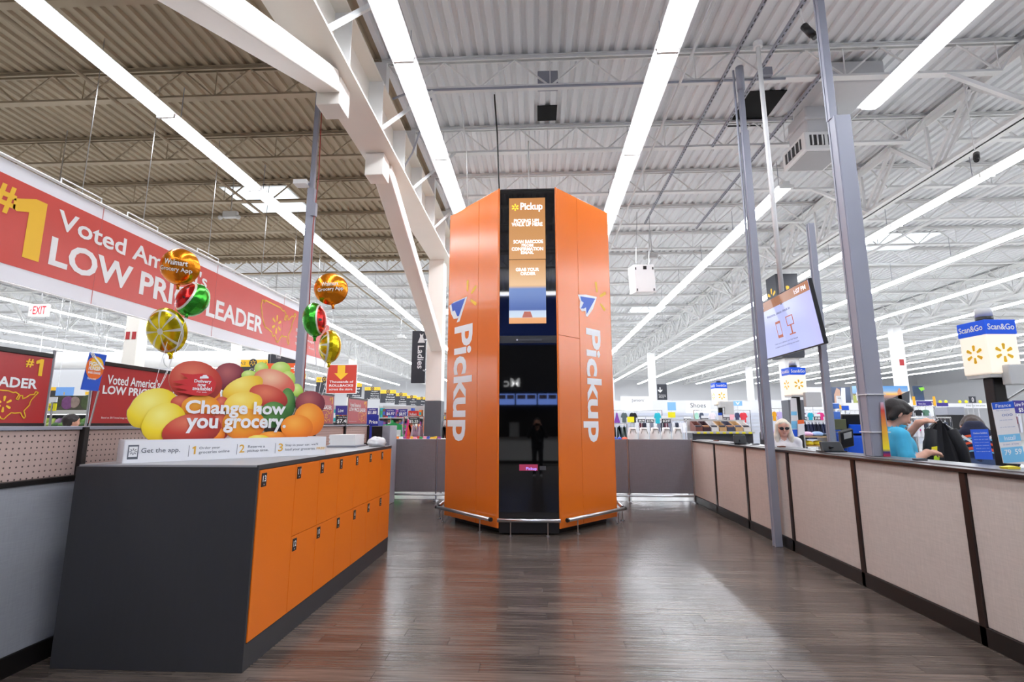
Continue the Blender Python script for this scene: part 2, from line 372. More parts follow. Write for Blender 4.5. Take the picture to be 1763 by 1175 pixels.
# truss girders on the right and far left
def girder(X, y0, y1, par, z0=6.2, z1=7.32, sp=2.0):
    b = B().box(X - .13, X + .13, y0, y1, z0, z0 + .018); b.box(X - .02, X + .02, y0, y1, z0, z0 + .13)
    b.box(X - .13, X + .13, y0, y1, z1 - .015, z1); b.box(X - .02, X + .02, y0, y1, z1 - .13, z1)
    g = obj('truss_girder', b, WPAINT, par); wb = B(); y = y0
    while y < y1 - .1:
        for s in (-.07, .07):
            wb.bar((X + s, y, z1 - .06), (X + s, y + sp / 2, z0 + .06), .05, .07); wb.bar((X + s, y + sp / 2, z0 + .06), (X + s, y + sp, z1 - .06), .05, .07)
        wb.bar((X, y + sp / 2 + .12, z0 + .06), (X, y + sp / 2 + .12, z1 - .06), .05); y += sp
    obj('girder_web', wb, WPAINT, g)
girder(7.6, .3, 62.3, cw); girder(17.7, 8, 62, cw); girder(27.8, 12, 62, cw); girder(-12.65, 18, 62, cn, 5.9); girder(-22.8, 18, 62, cn, 5.9)
girder(-2.52, 22.4, 62.4, cw)
# diagonal bottom-chord struts from the girder to the joists
for X, y0 in ((7.6, 5.4), (7.6, 9.3), (7.6, 13.2), (7.6, 17.1), (7.6, 21)):
    obj('girder_brace', B().bar((X - 1.25, y0 + 1.95, 6.85), (X, y0 + 1.95, 6.24), .06), WPAINT, cw); obj('girder_brace', B().bar((X + 1.25, y0 + 1.95, 6.85), (X, y0 + 1.95, 6.24), .06), WPAINT, cw)
# big painted I-beam over the left edge of the pickup area
ib = B().box(-2.80, -2.26, -6, 22.4, 5.80, 5.83); ib.box(-2.55, -2.50, -6, 22.4, 5.83, 6.62); ib.box(-2.72, -2.30, -6, 22.4, 6.62, 6.65)
ibo = struct(obj('trim_2', ib, CREAM)); ibo['label'] = 'wide white painted steel beam left of the kiosk'
for y in [1.6 + 1.3 * k for k in range(14)]: obj('stiffener', B().box(-2.52, -2.28, y, y + .018, 5.83, 6.62), WPAINT, ibo)
for y in JY[2:13]: obj('kicker_brace', B().bar((-2.32, y - .5, 5.86), (-1.6, y, 6.86), .07, .05), WPAINT, ibo)
for y in JY[2:13]: obj('beam_seat', B().box(-2.62, -2.40, y - .08, y + .08, 6.65, 7.33), WPAINT, ibo)
def brace(y0, z0, y1, z1, X=-2.56):
    b = B().bar((X, y0, z0), (X, y1, z1), .26, .30, up=(1, 0, 0)); o = obj('knee_brace', b, CREAM, ibo, bevel=.02)
    return o
brace(7.75, 5.72, 12.75, 3.45); brace(5.55, 5.70, .6, 3.6)
for y in (7.55, 5.75): obj('gusset_box', B().box(-2.72, -2.42, y - .16, y + .16, 5.42, 5.80), CREAM, ibo, bevel=.01)
# columns
def column(x, y, label, wd=.36, ztop=7.3, zd=2.08, dark=True):
    t = thing('column', label, 'column', (x, y, 0)); h = wd / 2
    obj('shaft', B().box(x - h, x + h, y - h, y + h, zd, ztop), CREAM if x < 0 else WPAINT, t, bevel=.008)
    obj('grey_base', B().box(x - h - .012, x + h + .012, y - h - .012, y + h + .012, 0, zd), mat('column_grey', (84, 86, 92), .5, var=.04), t, bevel=.008)
    return t
column(-2.63, 12.95, 'big square white column with dark grey foot beside the vertical clothing sign', .40, 5.80)
c2 = column(7.62, 15.6, 'white column carrying the square charcoal emblem box', .42, 6.2, 2.2)
column(7.6, 33.8, 'white column beside the black down-arrow sign', .42, 6.2, 2.2)
column(17.7, 25.5, 'white column with red marks behind the man in blue', .42, 6.2, 2.2)
column(17.7, 43, 'far slim white column right of the man in blue', .42, 6.2, 2.2)
column(-12.65, 15.15, 'white column with small red marks below the long banner', .42, 5.9, 2.2)
column(-12.65, 20.5, 'slim white column right of the red-marked column', .3, 5.9, 2.2)
column(-12.65, 34, 'white column far behind the aisle signs', .42, 5.9, 2.2)
column(7.6, 52, 'farthest white column right of the kiosk', .42, 6.2, 2.2)
# perimeter walls
WALLW = mat('white_wall', (212, 213, 216), .7, var=.03, vs=(.4, .4, .4))
struct(obj('wall_far', B().box(-42, 46, 63.6, 63.9, 0, 7.5), WALLW))
struct(obj('wall_far_left', B().box(-42.3, -42, -8, 63.6, 0, 7.5), WALLW)); struct(obj('wall_far_right', B().box(46, 46.3, -8, 63.6, 0, 7.5), WALLW))
# partitions ------------------------------------------------------------
wr = sroot('wall_right', (3.09, 5, 0)); PY = [10.40, 9.10, 7.78, 6.50, 5.19, 3.90, 2.60, 1.30, 0, -1.3]
for i in range(len(PY) - 1):
    obj('panel', B().box(3.06, 3.14, PY[i + 1] + .028, PY[i] - .028, .13, 1.155), BEIGE, wr, bevel=.006)
for y in PY: obj('post', B().box(3.045, 3.155, y - .028, y + .028, 0, 1.155), BRAIL, wr, bevel=.004)
obj('base_rail', B().box(3.045, 3.155, -1.3, 10.43, 0, .13), BLACK, wr, bevel=.004)
obj('cap_rail', B().box(3.035, 3.165, -1.33, 10.43, 1.155, 1.185), BRAIL, wr, bevel=.005)
obj('counter_ledge', B().box(3.15, 3.42, -1.3, 10.4, 1.165, 1.195), mat('ledge_silver', (120, 122, 126), .35, .4), wr, bevel=.004)
wb_ = sroot('wall_back', (0, 10.3, 0)); BX = [-4.6, -3.25, -2.02, -.75, .55, 1.78, 3.03]
for i in range(len(BX) - 1):
    obj('panel', B().box(BX[i] + .015, BX[i + 1] - .015, 10.28, 10.33, .17, 1.2), DGREYF, wb_, bevel=.008)
for x in BX:
    p = obj('post', B().tube([(x, 10.305, .0), (x, 10.305, 1.215)], .02, 10), STEEL, wb_)
    obj('foot', B().box(x - .03, x + .03, 10.16, 10.45, 0, .02), STEEL, wb_)
obj('bottom_rail', B().tube([(-4.6, 10.305, .12), (3.03, 10.305, .12)], .022, 8), STEEL, wb_)
wl = sroot('wall_left', (-3.24, 5, 0)); LY = [-1.3, 0.8, 2.1, 3.49, 4.75, 6.0, 7.25, 8.42, 9.6]
for i in range(len(LY) - 1):
    obj('grey_panel', B().box(-3.30, -3.20, LY[i] + .02, LY[i + 1] - .02, .12, 1.12), GREYF, wl, bevel=.006)
    obj('pegboard_panel', B().box(-3.275, -3.225, LY[i] + .02, LY[i + 1] - .02, 1.15, 1.46), PEG, wl, bevel=.004)
for y in LY: obj('post', B().box(-3.31, -3.19, y - .02, y + .02, 0, 1.48), BLACK, wl, bevel=.004)
obj('mid_rail', B().box(-3.31, -3.19, -1.3, 9.62, 1.12, 1.15), BLACK, wl); obj('base_rail', B().box(-3.31, -3.19, -1.3, 9.62, 0, .12), BLACK, wl)
obj('top_rail', B().box(-3.29, -3.21, -1.3, 9.62, 1.46, 1.485), STRUT, wl, bevel=.004)

# strip lights ------------------------------------------------------------
def cname(c):
    N = dict(white=(236, 236, 236), black=(26, 26, 30), grey=(128, 128, 134), red=(214, 56, 52), orange=(236, 126, 50), yellow=(242, 206, 60), green=(70, 150, 76), teal=(40, 160, 170), blue=(60, 95, 195), navy=(42, 48, 78), purple=(150, 70, 150), pink=(238, 150, 180), brown=(120, 82, 62), maroon=(98, 32, 56), lavender=(190, 172, 222), olive=(150, 170, 84), cream=(222, 220, 200))
    return min(N, key=lambda k: sum((a - b) ** 2 for a, b in zip(N[k], c)))
ORD = ['first', 'second', 'third', 'fourth', 'fifth', 'sixth', 'seventh', 'eighth', 'ninth', 'tenth', 'eleventh', 'twelfth', 'thirteenth', 'fourteenth', 'fifteenth', 'sixteenth', 'seventeenth', 'eighteenth', 'nineteenth', 'twentieth', 'twenty-first', 'twenty-second', 'twenty-third', 'twenty-fourth', 'twenty-fifth']
def strip(X, label, spans, z=6.1, near=24):
    t = thing('strip_light', label, 'ceiling light', (X, spans[0][0], z), group='rows of fluorescent strip lights')
    hs = B(); W = .165
    for y0, y1 in spans:
        hs.prism([(X - W, y0, z + .05), (X - .07, y0, z + .085), (X - .07, y0, z + .14), (X + .07, y0, z + .14), (X + .07, y0, z + .085), (X + W, y0, z + .05)], (0, y1 - y0, 0)); y = y0
        while y < y1 - .3:
            nr_ = y < near and -8 < X < 12
            e = min(y + 2.44, y1) if nr_ else y1
            lb = B().prism([(X - W * .78, y + .03, z + .048), (X - W * .6, y + .03, z + .012), (X, y + .03, z), (X + W * .6, y + .03, z + .012), (X + W * .78, y + .03, z + .048)], (0, e - y - .06, 0))
            obj('light_lens', lb, LENS, t)
            if nr_:
                obj('joiner_clip', B().box(X - W * .8, X + W * .8, y - .022, y + .022, z - .006, z + .06), WPAINT, t)
                obj('hanger_wire', B().tube([(X, y + .3, z + .14), (X, y + .3, 6.82)], .006, 4), STRUT, t)
            y = e
    obj('housing', hs, WPAINT, t)
strip(-1.68, 'bright strip light row passing just left of the kiosk top', [(-4, 60)])
strip(1.67, 'bright strip light row passing just right of the kiosk top', [(-4, 60)])
strip(-5.6, 'bright strip light row under the tan ceiling on the left', [(-3, 60)])
strip(4.95, 'strip light row interrupted around the ceiling air unit', [(-2.6, 7.12), (9.6, 60)])
for k in range(9): strip(8.5 + 3.38 * k, '%s strip light row right of the truss girder' % ORD[k], [(2 if k < 3 else 6, 60)])
for k in range(9): strip(-9.75 - 3.4 * k, '%s strip light row left beyond the long banner' % ORD[k], [(4 if k < 3 else 9, 60)])

# kiosk ------------------------------------------------------------
KC = -.125; FYk = 7.26; BYk = 8.24; HW = .43; SW = 1.335; ZT = 5.04
kt = thing('pickup_kiosk', 'tall orange pickup tower with black glass front and slanted orange sides', 'kiosk', (KC, 8.6, 0))
FLp, FRp = V((KC - HW, FYk, 0)), V((KC + HW, FYk, 0)); SLp, SRp = V((KC - SW, BYk, 0)), V((KC + SW, BYk, 0))
BLp, BRp = V((KC - SW, 9.3, 0)), V((KC + SW, 9.3, 0))
core = [FLp + V((.05, .06, .10)), FRp + V((-.05, .06, .10)), SRp + V((-.06, .03, .10)), BRp + V((-.06, -.05, .1)), BLp + V((.06, -.05, .1)), SLp + V((.06, .03, .10))]
obj('core', B().prism(core, (0, 0, ZT - .16)), BLACK, kt)
obj('plinth', B().prism([p * 1 + (V((KC, 8.5, 0)) - p) * .07 - V((0, 0, p.z)) for p in core], (0, 0, .11)), BLACK, kt)
def kside(P, Q, splits, zsplit):      # orange cladding from P to Q seen left to right
    d = (Q - P).normalized(); n = V((d.y, -d.x, 0)); Lk = (Q - P).length
    for i in range(len(splits) - 1):
        a, c = splits[i] * Lk, splits[i + 1] * Lk
        zs = [.085] + zsplit[i] + [ZT + .02]
        for j in range(len(zs) - 1):
            mid = P + d * (a + c) / 2 + V((0, 0, (zs[j] + zs[j + 1]) / 2)) + n * .0
            obj('orange_panel', B().ob(mid, d * ((c - a) / 2 - .002), n * .018, V((0, 0, (zs[j + 1] - zs[j]) / 2 - .002))), KORANGE, kt, bevel=.004)
    return d, n, Lk
dl, nl, Ll = kside(SLp, FLp, [0, .63, 1], [[], []])
dr, nr, Lr = kside(FRp, SRp, [0, .37, 1], [[2.78], []])
kside(SRp, BRp, [0, 1], [[]]); kside(BLp, SLp, [0, 1], [[]]); kside(BRp, BLp, [0, .5, 1], [[], []])
for P, d in ((FLp, 1), (FRp, -1), (SLp, 1), (SRp, -1)):
    obj('edge_trim', B().box(P.x - .014, P.x + .014, P.y - .02, P.y + .012, .085, ZT + .025), KORANGE, kt, bevel=.006)
obj('top_cap', B().prism([p + V((0, 0, ZT - .12)) for p in [FLp + V((.02, .03, .1)), FRp + V((-.02, .03, .1)), SRp, BRp, BLp, SLp]], (0, 0, .05)), BLACK, kt)
gx0, gx1 = FLp.x + .016, FRp.x - .016
zg = aty(910, 582, FYk).z
g1 = obj('upper_glass', B().box(gx0, gx1, FYk, FYk + .05, zg + .03, ZT), GLASSB, kt)
g2 = obj('lower_glass', B().box(gx0, gx1, FYk, FYk + .05, .30, zg - .08), GLASSB, kt)
obj('camera_bar', B().box(gx0, gx1, FYk - .006, FYk + .05, zg - .08, zg + .03), DARKP, kt, bevel=.004)
obj('scanner_slot', B().box(KC - .13, KC + .2, FYk - .014, FYk + .0, zg - .045, zg - .02), mat('slot_grey', (60, 60, 66), .4), kt)
obj('status_light', B().box(KC - .17, KC - .145, FYk - .012, FYk, zg - .04, zg - .02), mat('dim_white', (180, 180, 190), .4), kt)
obj('kick_panel', B().box(gx0, gx1, FYk + .004, FYk + .06, .02, .30), BLACK, kt)
def kpx(x, y): return aty(x, y, FYk)
def kscreen(x0, y0, x1, y1, m):
    a, c = kpx(x0, y0), kpx(x1, y1)
    return obj('display_screen', B().box(a.x, c.x, FYk - .004, FYk, c.z, a.z), m, kt)
SCR = 1.0
s1 = kscreen(876.5, 342, 939.5, 446, grad_mat('screen_tan', [(0, (205, 150, 96)), (.5, (196, 140, 84)), (1, (190, 128, 70))], SCR, rough=.15))
s2 = kscreen(876.5, 448, 940.5, 557, grad_mat('screen_scene', [(0, (224, 160, 104)), (.085, (226, 164, 110)), (.095, (200, 215, 228)), (.19, (190, 205, 225)), (.21, (70, 96, 160)), (.54, (86, 118, 178)), (.585, (214, 172, 122)), (.60, (222, 182, 136)), (1, (200, 142, 84))], SCR, rough=.15))
EWHITE = mat('screen_white', (250, 250, 250), .5, emit=1.0); EYEL = mat('screen_yellow', (250, 214, 40), .5, emit=.9)
def kt_text(s, x0, y0, x1, y1, m, par, bold=.03):
    a, c = kpx(x0, y0), kpx(x1, y1); text(par, s, ((a.x + c.x) / 2, FYk - .005, (a.z + c.z) / 2), XR, ZU, c.x - a.x, a.z - c.z, m, bold)
kt_text('Pickup', 896, 350, 934, 365, EWHITE, s1); kt_text('PICKING UP?', 885, 378, 928, 383, EWHITE, s1); kt_text('WALK UP HERE', 881, 384, 934, 389.5, EWHITE, s1)
kt_text('SCAN BARCODE', 884, 414, 935, 419, EWHITE, s1); kt_text('FROM', 898, 420.5, 918, 425, EWHITE, s1); kt_text('CONFIRMATION', 881, 426.5, 935, 431.5, EWHITE, s1); kt_text('EMAIL', 897, 433, 919, 437.5, EWHITE, s1)
kt_text('GRAB YOUR', 888, 462, 928, 467, EWHITE, s2); kt_text('ORDER', 896, 469, 922, 474, EWHITE, s2)
rays(s1, kpx(887, 357.5) + V((0, -.004, 0)), XR, ZU, .055, EYEL, r0=.3, wd=.3)
a, c = kpx(899, 537), kpx(917, 547)
flat(s2, [(a.x + .03, FYk - .005, a.z), (a.x, FYk - .005, c.z), (c.x, FYk - .005, c.z), (c.x - .03, FYk - .005, a.z)], mat('screen_brown', (150, 84, 70), .4, emit=.8), (0, -1, 0))
a, c = kpx(894, 800), kpx(926, 811)
pk = obj('pink_strip', B().box(a.x, c.x, FYk - .003, FYk, c.z, a.z), mat('strip_pink', (120, 34, 60), .3, emit=.45, ecol=(178, 62, 96)), kt)  # thin emissive pink strip with lettering, laid on the lower glass
text(pk, 'Pickup', ((a.x + c.x) / 2 + .04, FYk - .003, (a.z + c.z) / 2 - .02), XR, ZU, .15, .05, mat('strip_violet', (170, 150, 250), .4, emit=.8), .03)
a, c = kpx(929, 803), kpx(940, 810); obj('grey_strip', B().box(a.x, c.x, FYk - .003, FYk, c.z, a.z), mat('strip_grey', (70, 70, 74), .4), kt)  # plain grey strip beside the pink one
# lettering and arrow prints down the slanted sides
KBL = mat('arrow_blue', (22, 82, 190), .4)
def kletters(P, d, n, px, side):
    def at(x, y): return onp(x, y, P, n) + n * .019
    a, c = at(px['x0'], px['y0']), at(px['x1'], px['y1'])
    ctr = (a + c) / 2; wdt = a.z - c.z; ht = abs((c - a).dot(d))
    text(kt, 'Pickup', ctr, (0, 0, -1), d, wdt, ht, WHITE, .045)
    def poly(pts, m, off): flat(kt, [at(*p) for p in pts], m, n, off, 'arrow_print')
    poly(px['arrow_w'], WHITE, .002); poly(px['arrow_b'], KBL, .004)
    for r_ in px['rays']:
        (x0, y0), (x1, y1), wd = r_; p, q = at(x0, y0), at(x1, y1); e = n.cross((q - p).normalized()) * wd
        u_ = (q - p)
        pts = [p - e * .7, q - u_ * .08 - e, q - e * .5, q + e * .5, q - u_ * .08 + e, p + e * .7]
        flat(kt, pts, YEL, n, .002, 'spark_ray')
kletters(SLp, dl, nl, dict(x0=775.5, y0=567, x1=813, y1=761, arrow_w=[(806.5, 511), (783, 521), (775.5, 527), (778.5, 541), (781, 546), (783, 550), (789, 549), (791, 547), (788, 556), (793, 554)], arrow_b=[(803, 514), (779, 524), (781, 537), (785, 535), (789, 545), (792, 545)],
    rays=[((806.5, 502), (807, 483), .028), ((813, 506), (822, 493), .028), ((812, 517), (822, 525), .028)]), 0)
kletters(FRp, dr, nr, dict(x0=999, y0=563, x1=1037, y1=761, arrow_w=[(1026, 512), (1007, 508), (993, 508), (997, 519), (996, 531), (1000, 537), (1006, 536), (1007, 545), (1010, 546), (1019, 533)], arrow_b=[(1023, 515), (997, 511), (999, 519), (1003, 522), (998, 532), (1003, 532), (1007, 530), (1008, 542)],
    rays=[((1026, 504), (1024, 486), .028), ((1031, 511), (1041, 505), .028), ((1032, 524), (1040, 535), .028)]), 1)
# bumper rails
def bumper(P, Q, posts, ends=True):
    o = obj('bumper_rail', B().tube([P, Q], .026, 12), STEEL, kt, True); d = (Q - P)
    if ends:
        for p, s in ((P, -1), (Q, 1)): obj('end_cap', B().tube([p, p + d.normalized() * .03 * s], .029, 12), BLACK, kt)
    for f_ in posts:
        p = P + d * f_; b = B().tube([(p.x, p.y, 0), (p.x, p.y, p.z - .02)], .008, 8); b.tube([(p.x, p.y, 0.0), (p.x, p.y, .008)], .03, 12)
        obj('rail_post', b, STEEL, kt)
zr = .205
bumper(FLp + V((0, -.09, zr)), FRp + V((0, -.09, zr)), (.21, .80), False)
bumper(SLp + nl * .10 - dl * .08 + V((0, 0, zr)), FLp + nl * .10 - dl * .05 + V((0, 0, zr)), (.12, .83))
bumper(FRp + nr * .10 + dr * .05 + V((0, 0, zr)), SRp + nr * .10 + dr * .08 + V((0, 0, zr)), (.15, .88))
bumper(SLp + V((-.12, .10, zr)), BLp + V((-.12, 0, zr)), (.05, .8)); bumper(SRp + V((.12, .10, zr)), BRp + V((.12, 0, zr)), (.05, .8))

# lockers ------------------------------------------------------------
LX0, LX1, LY0, LY1, LZ = -3.04, -1.81, 3.28, 6.32, 1.235
lk = thing('locker_bank', 'long low charcoal locker bank with orange doors and grey top', 'lockers', ((LX0 + LX1) / 2, (LY0 + LY1) / 2, 0))
obj('carcass', B().box(LX0 + .012, LX1 - .02, LY0 + .02, LY1 - .02, 0.0, LZ - .026), CHAR, lk)
obj('end_panel', B().box(LX0, LX1, LY0, LY0 + .02, 0, LZ - .012), CHAR, lk, bevel=.002); obj('end_panel', B().box(LX0, LX1, LY1 - .02, LY1, 0, LZ - .012), CHAR, lk, bevel=.002)
obj('worktop', B().box(LX0, LX1, LY0 + .02, LY1 - .02, LZ - .026, LZ), TOPGREY, lk, bevel=.002)
obj('edge_strip', B().box(LX1 - .006, LX1 + .004, LY0, LY1, LZ - .028, LZ + .001), CHAR, lk)
obj('toe_kick', B().box(LX1 - .03, LX1 - .002, LY0 + .02, LY1 - .02, 0.0, .155), CHAR, lk)
cols = [LY0 + .02]; wds = [.50] + [.4167] * 6
for w_ in wds: cols.append(cols[-1] + w_)
sc_ = (LY1 - .02 - cols[0]) / (cols[-1] - cols[0]); cols = [cols[0] + (c - cols[0]) * sc_ for c in cols]
ZB, ZM, ZTt = .16, .685, LZ - .032; TAGM = mat('number_tag', (26, 22, 24), .4)
def door(y0, y1, z0, z1, num):
    d = obj('locker_door', B().box(LX1 - .02, LX1 + .006, y0 + .0022, y1 - .0022, z0 + .0022, z1 - .0022), ORANGE, lk, bevel=.0015)
    tz, ty = z1 - .022, y0 + .022
    obj('number_tag', B().box(LX1 + .005, LX1 + .009, ty, ty + .062, tz - .088, tz), TAGM, d, bevel=.006)
    text(d, num, (LX1 + .0095, ty + .031, tz - .036), YR, ZU, .028 if len(num) == 1 else .042, .040, WHITE, .03, 'door_number', .001)
    obj('tag_dot', B().box(LX1 + .009, LX1 + .0098, ty + .026, ty + .036, tz - .078, tz - .070), GREYP, d)
door(cols[0], cols[1], ZB, ZTt, '13')
for k in range(6):
    door(cols[k + 1], cols[k + 2], ZM, ZTt, str(11 - 2 * k)); door(cols[k + 1], cols[k + 2], ZB, ZM, str(12 - 2 * k))
# papers and plastic bag on the locker top
p = aty(612, 758, 6.0); tx = -2.26
tr = thing('paper_stack', 'stack of white papers on a small grey tray at locker end', 'papers', (tx, 6.02, LZ))
obj('tray', B().box(tx - .17, tx + .17, 5.84, 6.2, LZ + .001, LZ + .02), STRUT, tr, bevel=.004)
for k in range(9): obj('paper_ream', B().box(tx - .15 + random.uniform(-.008, .008), tx + .15, 5.86, 6.18 + random.uniform(-.008, .008), LZ + .021 + k * .0135, LZ + .0335 + k * .0135), WHITE, tr)
def blob(c, r, seed, n=26, m=16, amp=.18, flatb=True):
    rn = np.random.RandomState(seed); ks = rn.randn(7, 3) * 3.2; ph = rn.rand(7) * 6.28; b = B().ball((0, 0, 0), 1, n, m); out = []
    for q in b.v:
        q = np.array(q); k = 1 + amp * np.mean([abs(math.sin(q @ kk + p_)) for kk, p_ in zip(ks, ph)]) * 2 - amp
        x = q * k * np.array(r); z = max(x[2], -r[2] * .75) if flatb else x[2]; out.append((c[0] + x[0], c[1] + x[1], c[2] + z + r[2] * .75))
    b.v = out; return b
tag(obj('plastic_bag', blob((-1.92, 6.08, LZ + .001), (.095, .13, .06), 3, amp=.35), mat('milky_plastic', (236, 236, 238), .25, tr=.25), smooth=True), 'crumpled white plastic bag at the far locker end', 'bag')
# ================================================================== LEFT SIDE: banner, panels, standee, balloons
BXp = -6.0; NX = V((1, 0, 0))
def bp(x, y): return atx(x, y, BXp)
bz0, bz1 = 3.10, 4.47
bn = thing('hanging_banner', 'very long red and white price banner hung below the tan ceiling', 'banner', (BXp, 9, bz0))
obj('banner_sheet', B().box(BXp - .012, BXp, 3.2, 14.1, bz0, bz1), mat('banner_white', (236, 238, 244), .45, coat=.2), bn)
obj('red_field', B().box(BXp - .002, BXp + .003, 3.2, 14.1, bz0 + .19, bz1 - .17), RED, bn)
obj('top_rod', B().tube([(BXp, 3.1, bz1 + .035), (BXp, 14.2, bz1 + .035)], .02, 8), WPAINT, bn)
obj('bottom_rod', B().tube([(BXp, 3.1, bz0 - .015), (BXp, 14.2, bz0 - .015)], .012, 8), WPAINT, bn)
for y in (4.2, 6.0, 7.05, 8.6, 10.4, 11.8, 13.2):
    obj('hanger_cable', B().tube([(BXp, y, bz1 + .05), (BXp, y, 6.83)], .006, 4), STEEL, bn)
    obj('hanger_bracket', B().tube([(BXp, y - .3, bz1 + .05), (BXp, y - .3, bz1 + .11), (BXp, y + .3, bz1 + .11), (BXp, y + .3, bz1 + .05)], .01, 5), WPAINT, bn)
for y in (6.35, 8.9, 11.45): obj('sheet_seam', B().box(BXp, BXp + .0045, y, y + .006, bz0, bz1), mat('seam_red', (190, 96, 90), .5), bn)
def btext(s, xa, ya, xb, yb, zc, h, m, bold=.03, nm='lettering'):
    a, c = bp(xa, ya), bp(xb, yb); text(bn, s, (BXp + .004, (a.y + c.y) / 2, zc), YR, ZU, c.y - a.y, h, m, bold, nm)
za, zb_ = bp(100, 440).z, bp(100, 440).z
L0, L1 = bp(98, 440), bp(88, 462)
zt_, zbt = bp(97, 409).z, bp(84, 456).z
btext('LOW PRICE LEADER', 84, 440, 453, 555, (zt_ + zbt) / 2 , zt_ - zbt, WHITE, .045)
v0, v1 = bp(101, 365), bp(278, 465)
zv = bp(108, 362).z; zvb = bp(112, 398).z
wv = (v1.y - v0.y) * 1.62
text(bn, "Voted America's", (BXp + .004, v0.y + wv / 2, (zv + zvb) / 2), YR, ZU, wv, (zv - zvb) * 1.05, WHITE, .03)
o1, o2 = bp(28, 342), bp(74, 440)
text(bn, '1', (BXp + .004, (o1.y + bp(70, 400).y) / 2, (bp(55, 340).z + bp(45, 445).z) / 2), YR, ZU, (o2.y - o1.y) * .95, bp(55, 340).z - bp(45, 445).z, YEL, .06)
h1, h2 = bp(-12, 330), bp(25, 360)
text(bn, '#', (BXp + .004, (h1.y + h2.y) / 2, (bp(8, 316).z + bp(5, 366).z) / 2), YR, ZU, h2.y - h1.y, bp(8, 316).z - bp(5, 366).z, YEL, .05)
m1, m2 = bp(449, 540), bp(507, 570)
usmap(bn, (BXp + .003, (m1.y + m2.y) / 2, (bp(455, 513).z + bp(493, 596).z) / 2), YR, ZU, m2.y - m1.y, bp(455, 513).z - bp(493, 596).z, YEL, .03)
rays(bn, bp(476, 559) + NX * .004, YR, ZU, .22, YEL, wd=.26)
for k, s_ in enumerate(('Based on 2017', 'store image', 'Survey. See')): btext(s_, 509, 575, 540, 600, bp(515, 570 + k * 12).z, .08, WHITE, .0)

def redpanel(y0, y1, idx, label):
    X = -3.25; t = thing('red_panel_sign', label, 'sign', (X, (y0 + y1) / 2, 1.485), group='red price signs on the left partition')
    obj('sign_board', B().box(X - .006, X + .006, y0, y1, 1.50, 1.94), DRED, t)
    obj('top_bar', B().box(X - .014, X + .014, y0, y1, 1.935, 1.965), BLACK, t, bevel=.004); obj('bottom_bar', B().box(X - .014, X + .014, y0, y1, 1.486, 1.506), BLACK, t)
    for y in (y0 - .012, y1 + .012): obj('side_post', B().tube([(X, y, 1.486), (X, y, 1.99)], .009, 6), STEEL, t)
    R = y1; x = X + .0065
    text(t, "Voted America's", (x, R - .62, 1.835), YR, ZU, .54, .075, WHITE, .03); text(t, 'LOW PRICE LEADER', (x, R - .50, 1.755), YR, ZU, .84, .065, WHITE, .05)
    text(t, '1', (x, R - .085, 1.865), YR, ZU, .05, .11, YEL, .06); text(t, '#', (x, R - .15, 1.885), YR, ZU, .05, .055, YEL, .04)
    usmap(t, (x, R - .26, 1.62), YR, ZU, .38, .19, YEL, .007); rays(t, (x, R - .27, 1.62), YR, ZU, .05, YEL, wd=.26)
    text(t, 'Based on 2017 brand image study of shoppers', (x, R - .72, 1.545), YR, ZU, .36, .018, WHITE, 0)
redpanel(2.21, 3.21, 0, 'red price sign at the far left edge ending in LEADER'); redpanel(3.55, 4.55, 1, 'red price sign standing behind the printed fruit display')
redpanel(6.95, 7.98, 2, 'faded red price sign just right of the printed fruit display'); redpanel(8.62, 9.58, 3, 'faded red price sign at the end of the pegboard partition')
# blue charity sign on the partition
fh = thing('blue_charity_sign', 'small tilted blue sign with orange disc and fork above the partition', 'sign', (-3.22, 3.5, 1.485))
def fp(x, y): return atx(x, y, -3.2)
q = [fp(156, 607), fp(184, 612), fp(169, 674), fp(140, 671)]
obj('sign_card', B().prism(q, (-.008, 0, 0)), NAVY, fh)
cc = fp(163, 634); ring = [cc + V((.002, math.cos(t) * .075, math.sin(t) * .085)) for t in [k * math.pi / 14 for k in range(28)]]
flat(fh, ring, mat('charity_orange', (236, 112, 36), .5), NX, .001, 'orange_disc'); flat(fh, [cc + V((.002, math.cos(t) * .055 + .01, .03 + math.sin(t) * .05)) for t in [k * math.pi / 8 for k in range(16)]], YEL, NX, .002, 'yellow_disc')
for k, (s_, h_) in enumerate((('FIGHT', .03), ('HUNGER', .03), ('SPARK CHANGE', .016))): text(fh, s_, cc + V((.004, -.005, .028 - k * .032)), YR, ZU, .10 if k < 2 else .105, h_, WHITE, .05)
fk = B().bar(cc + V((.005, -.02, .08)), cc + V((.005, .07, -.0)), .014, .004, up=(1, 0, 0))
for k in (-1, 0, 1): fk.bar(cc + V((.005, -.02 + k * .008, .075 + k * .006)), cc + V((.005, -.045 + k * .008, .105 + k * .006)), .005, .004, up=(1, 0, 0))
obj('fork_print', fk, WHITE, fh)
text(fh, 'Share a meal', fp(157, 652) + V((.002, 0, 0)), YR, ZU, .07, .016, WHITE, .02)
obj('sign_clip', B().bar(fp(170, 673), V((-3.23, fp(165, 700).y, 1.487)), .008), STEEL, fh)

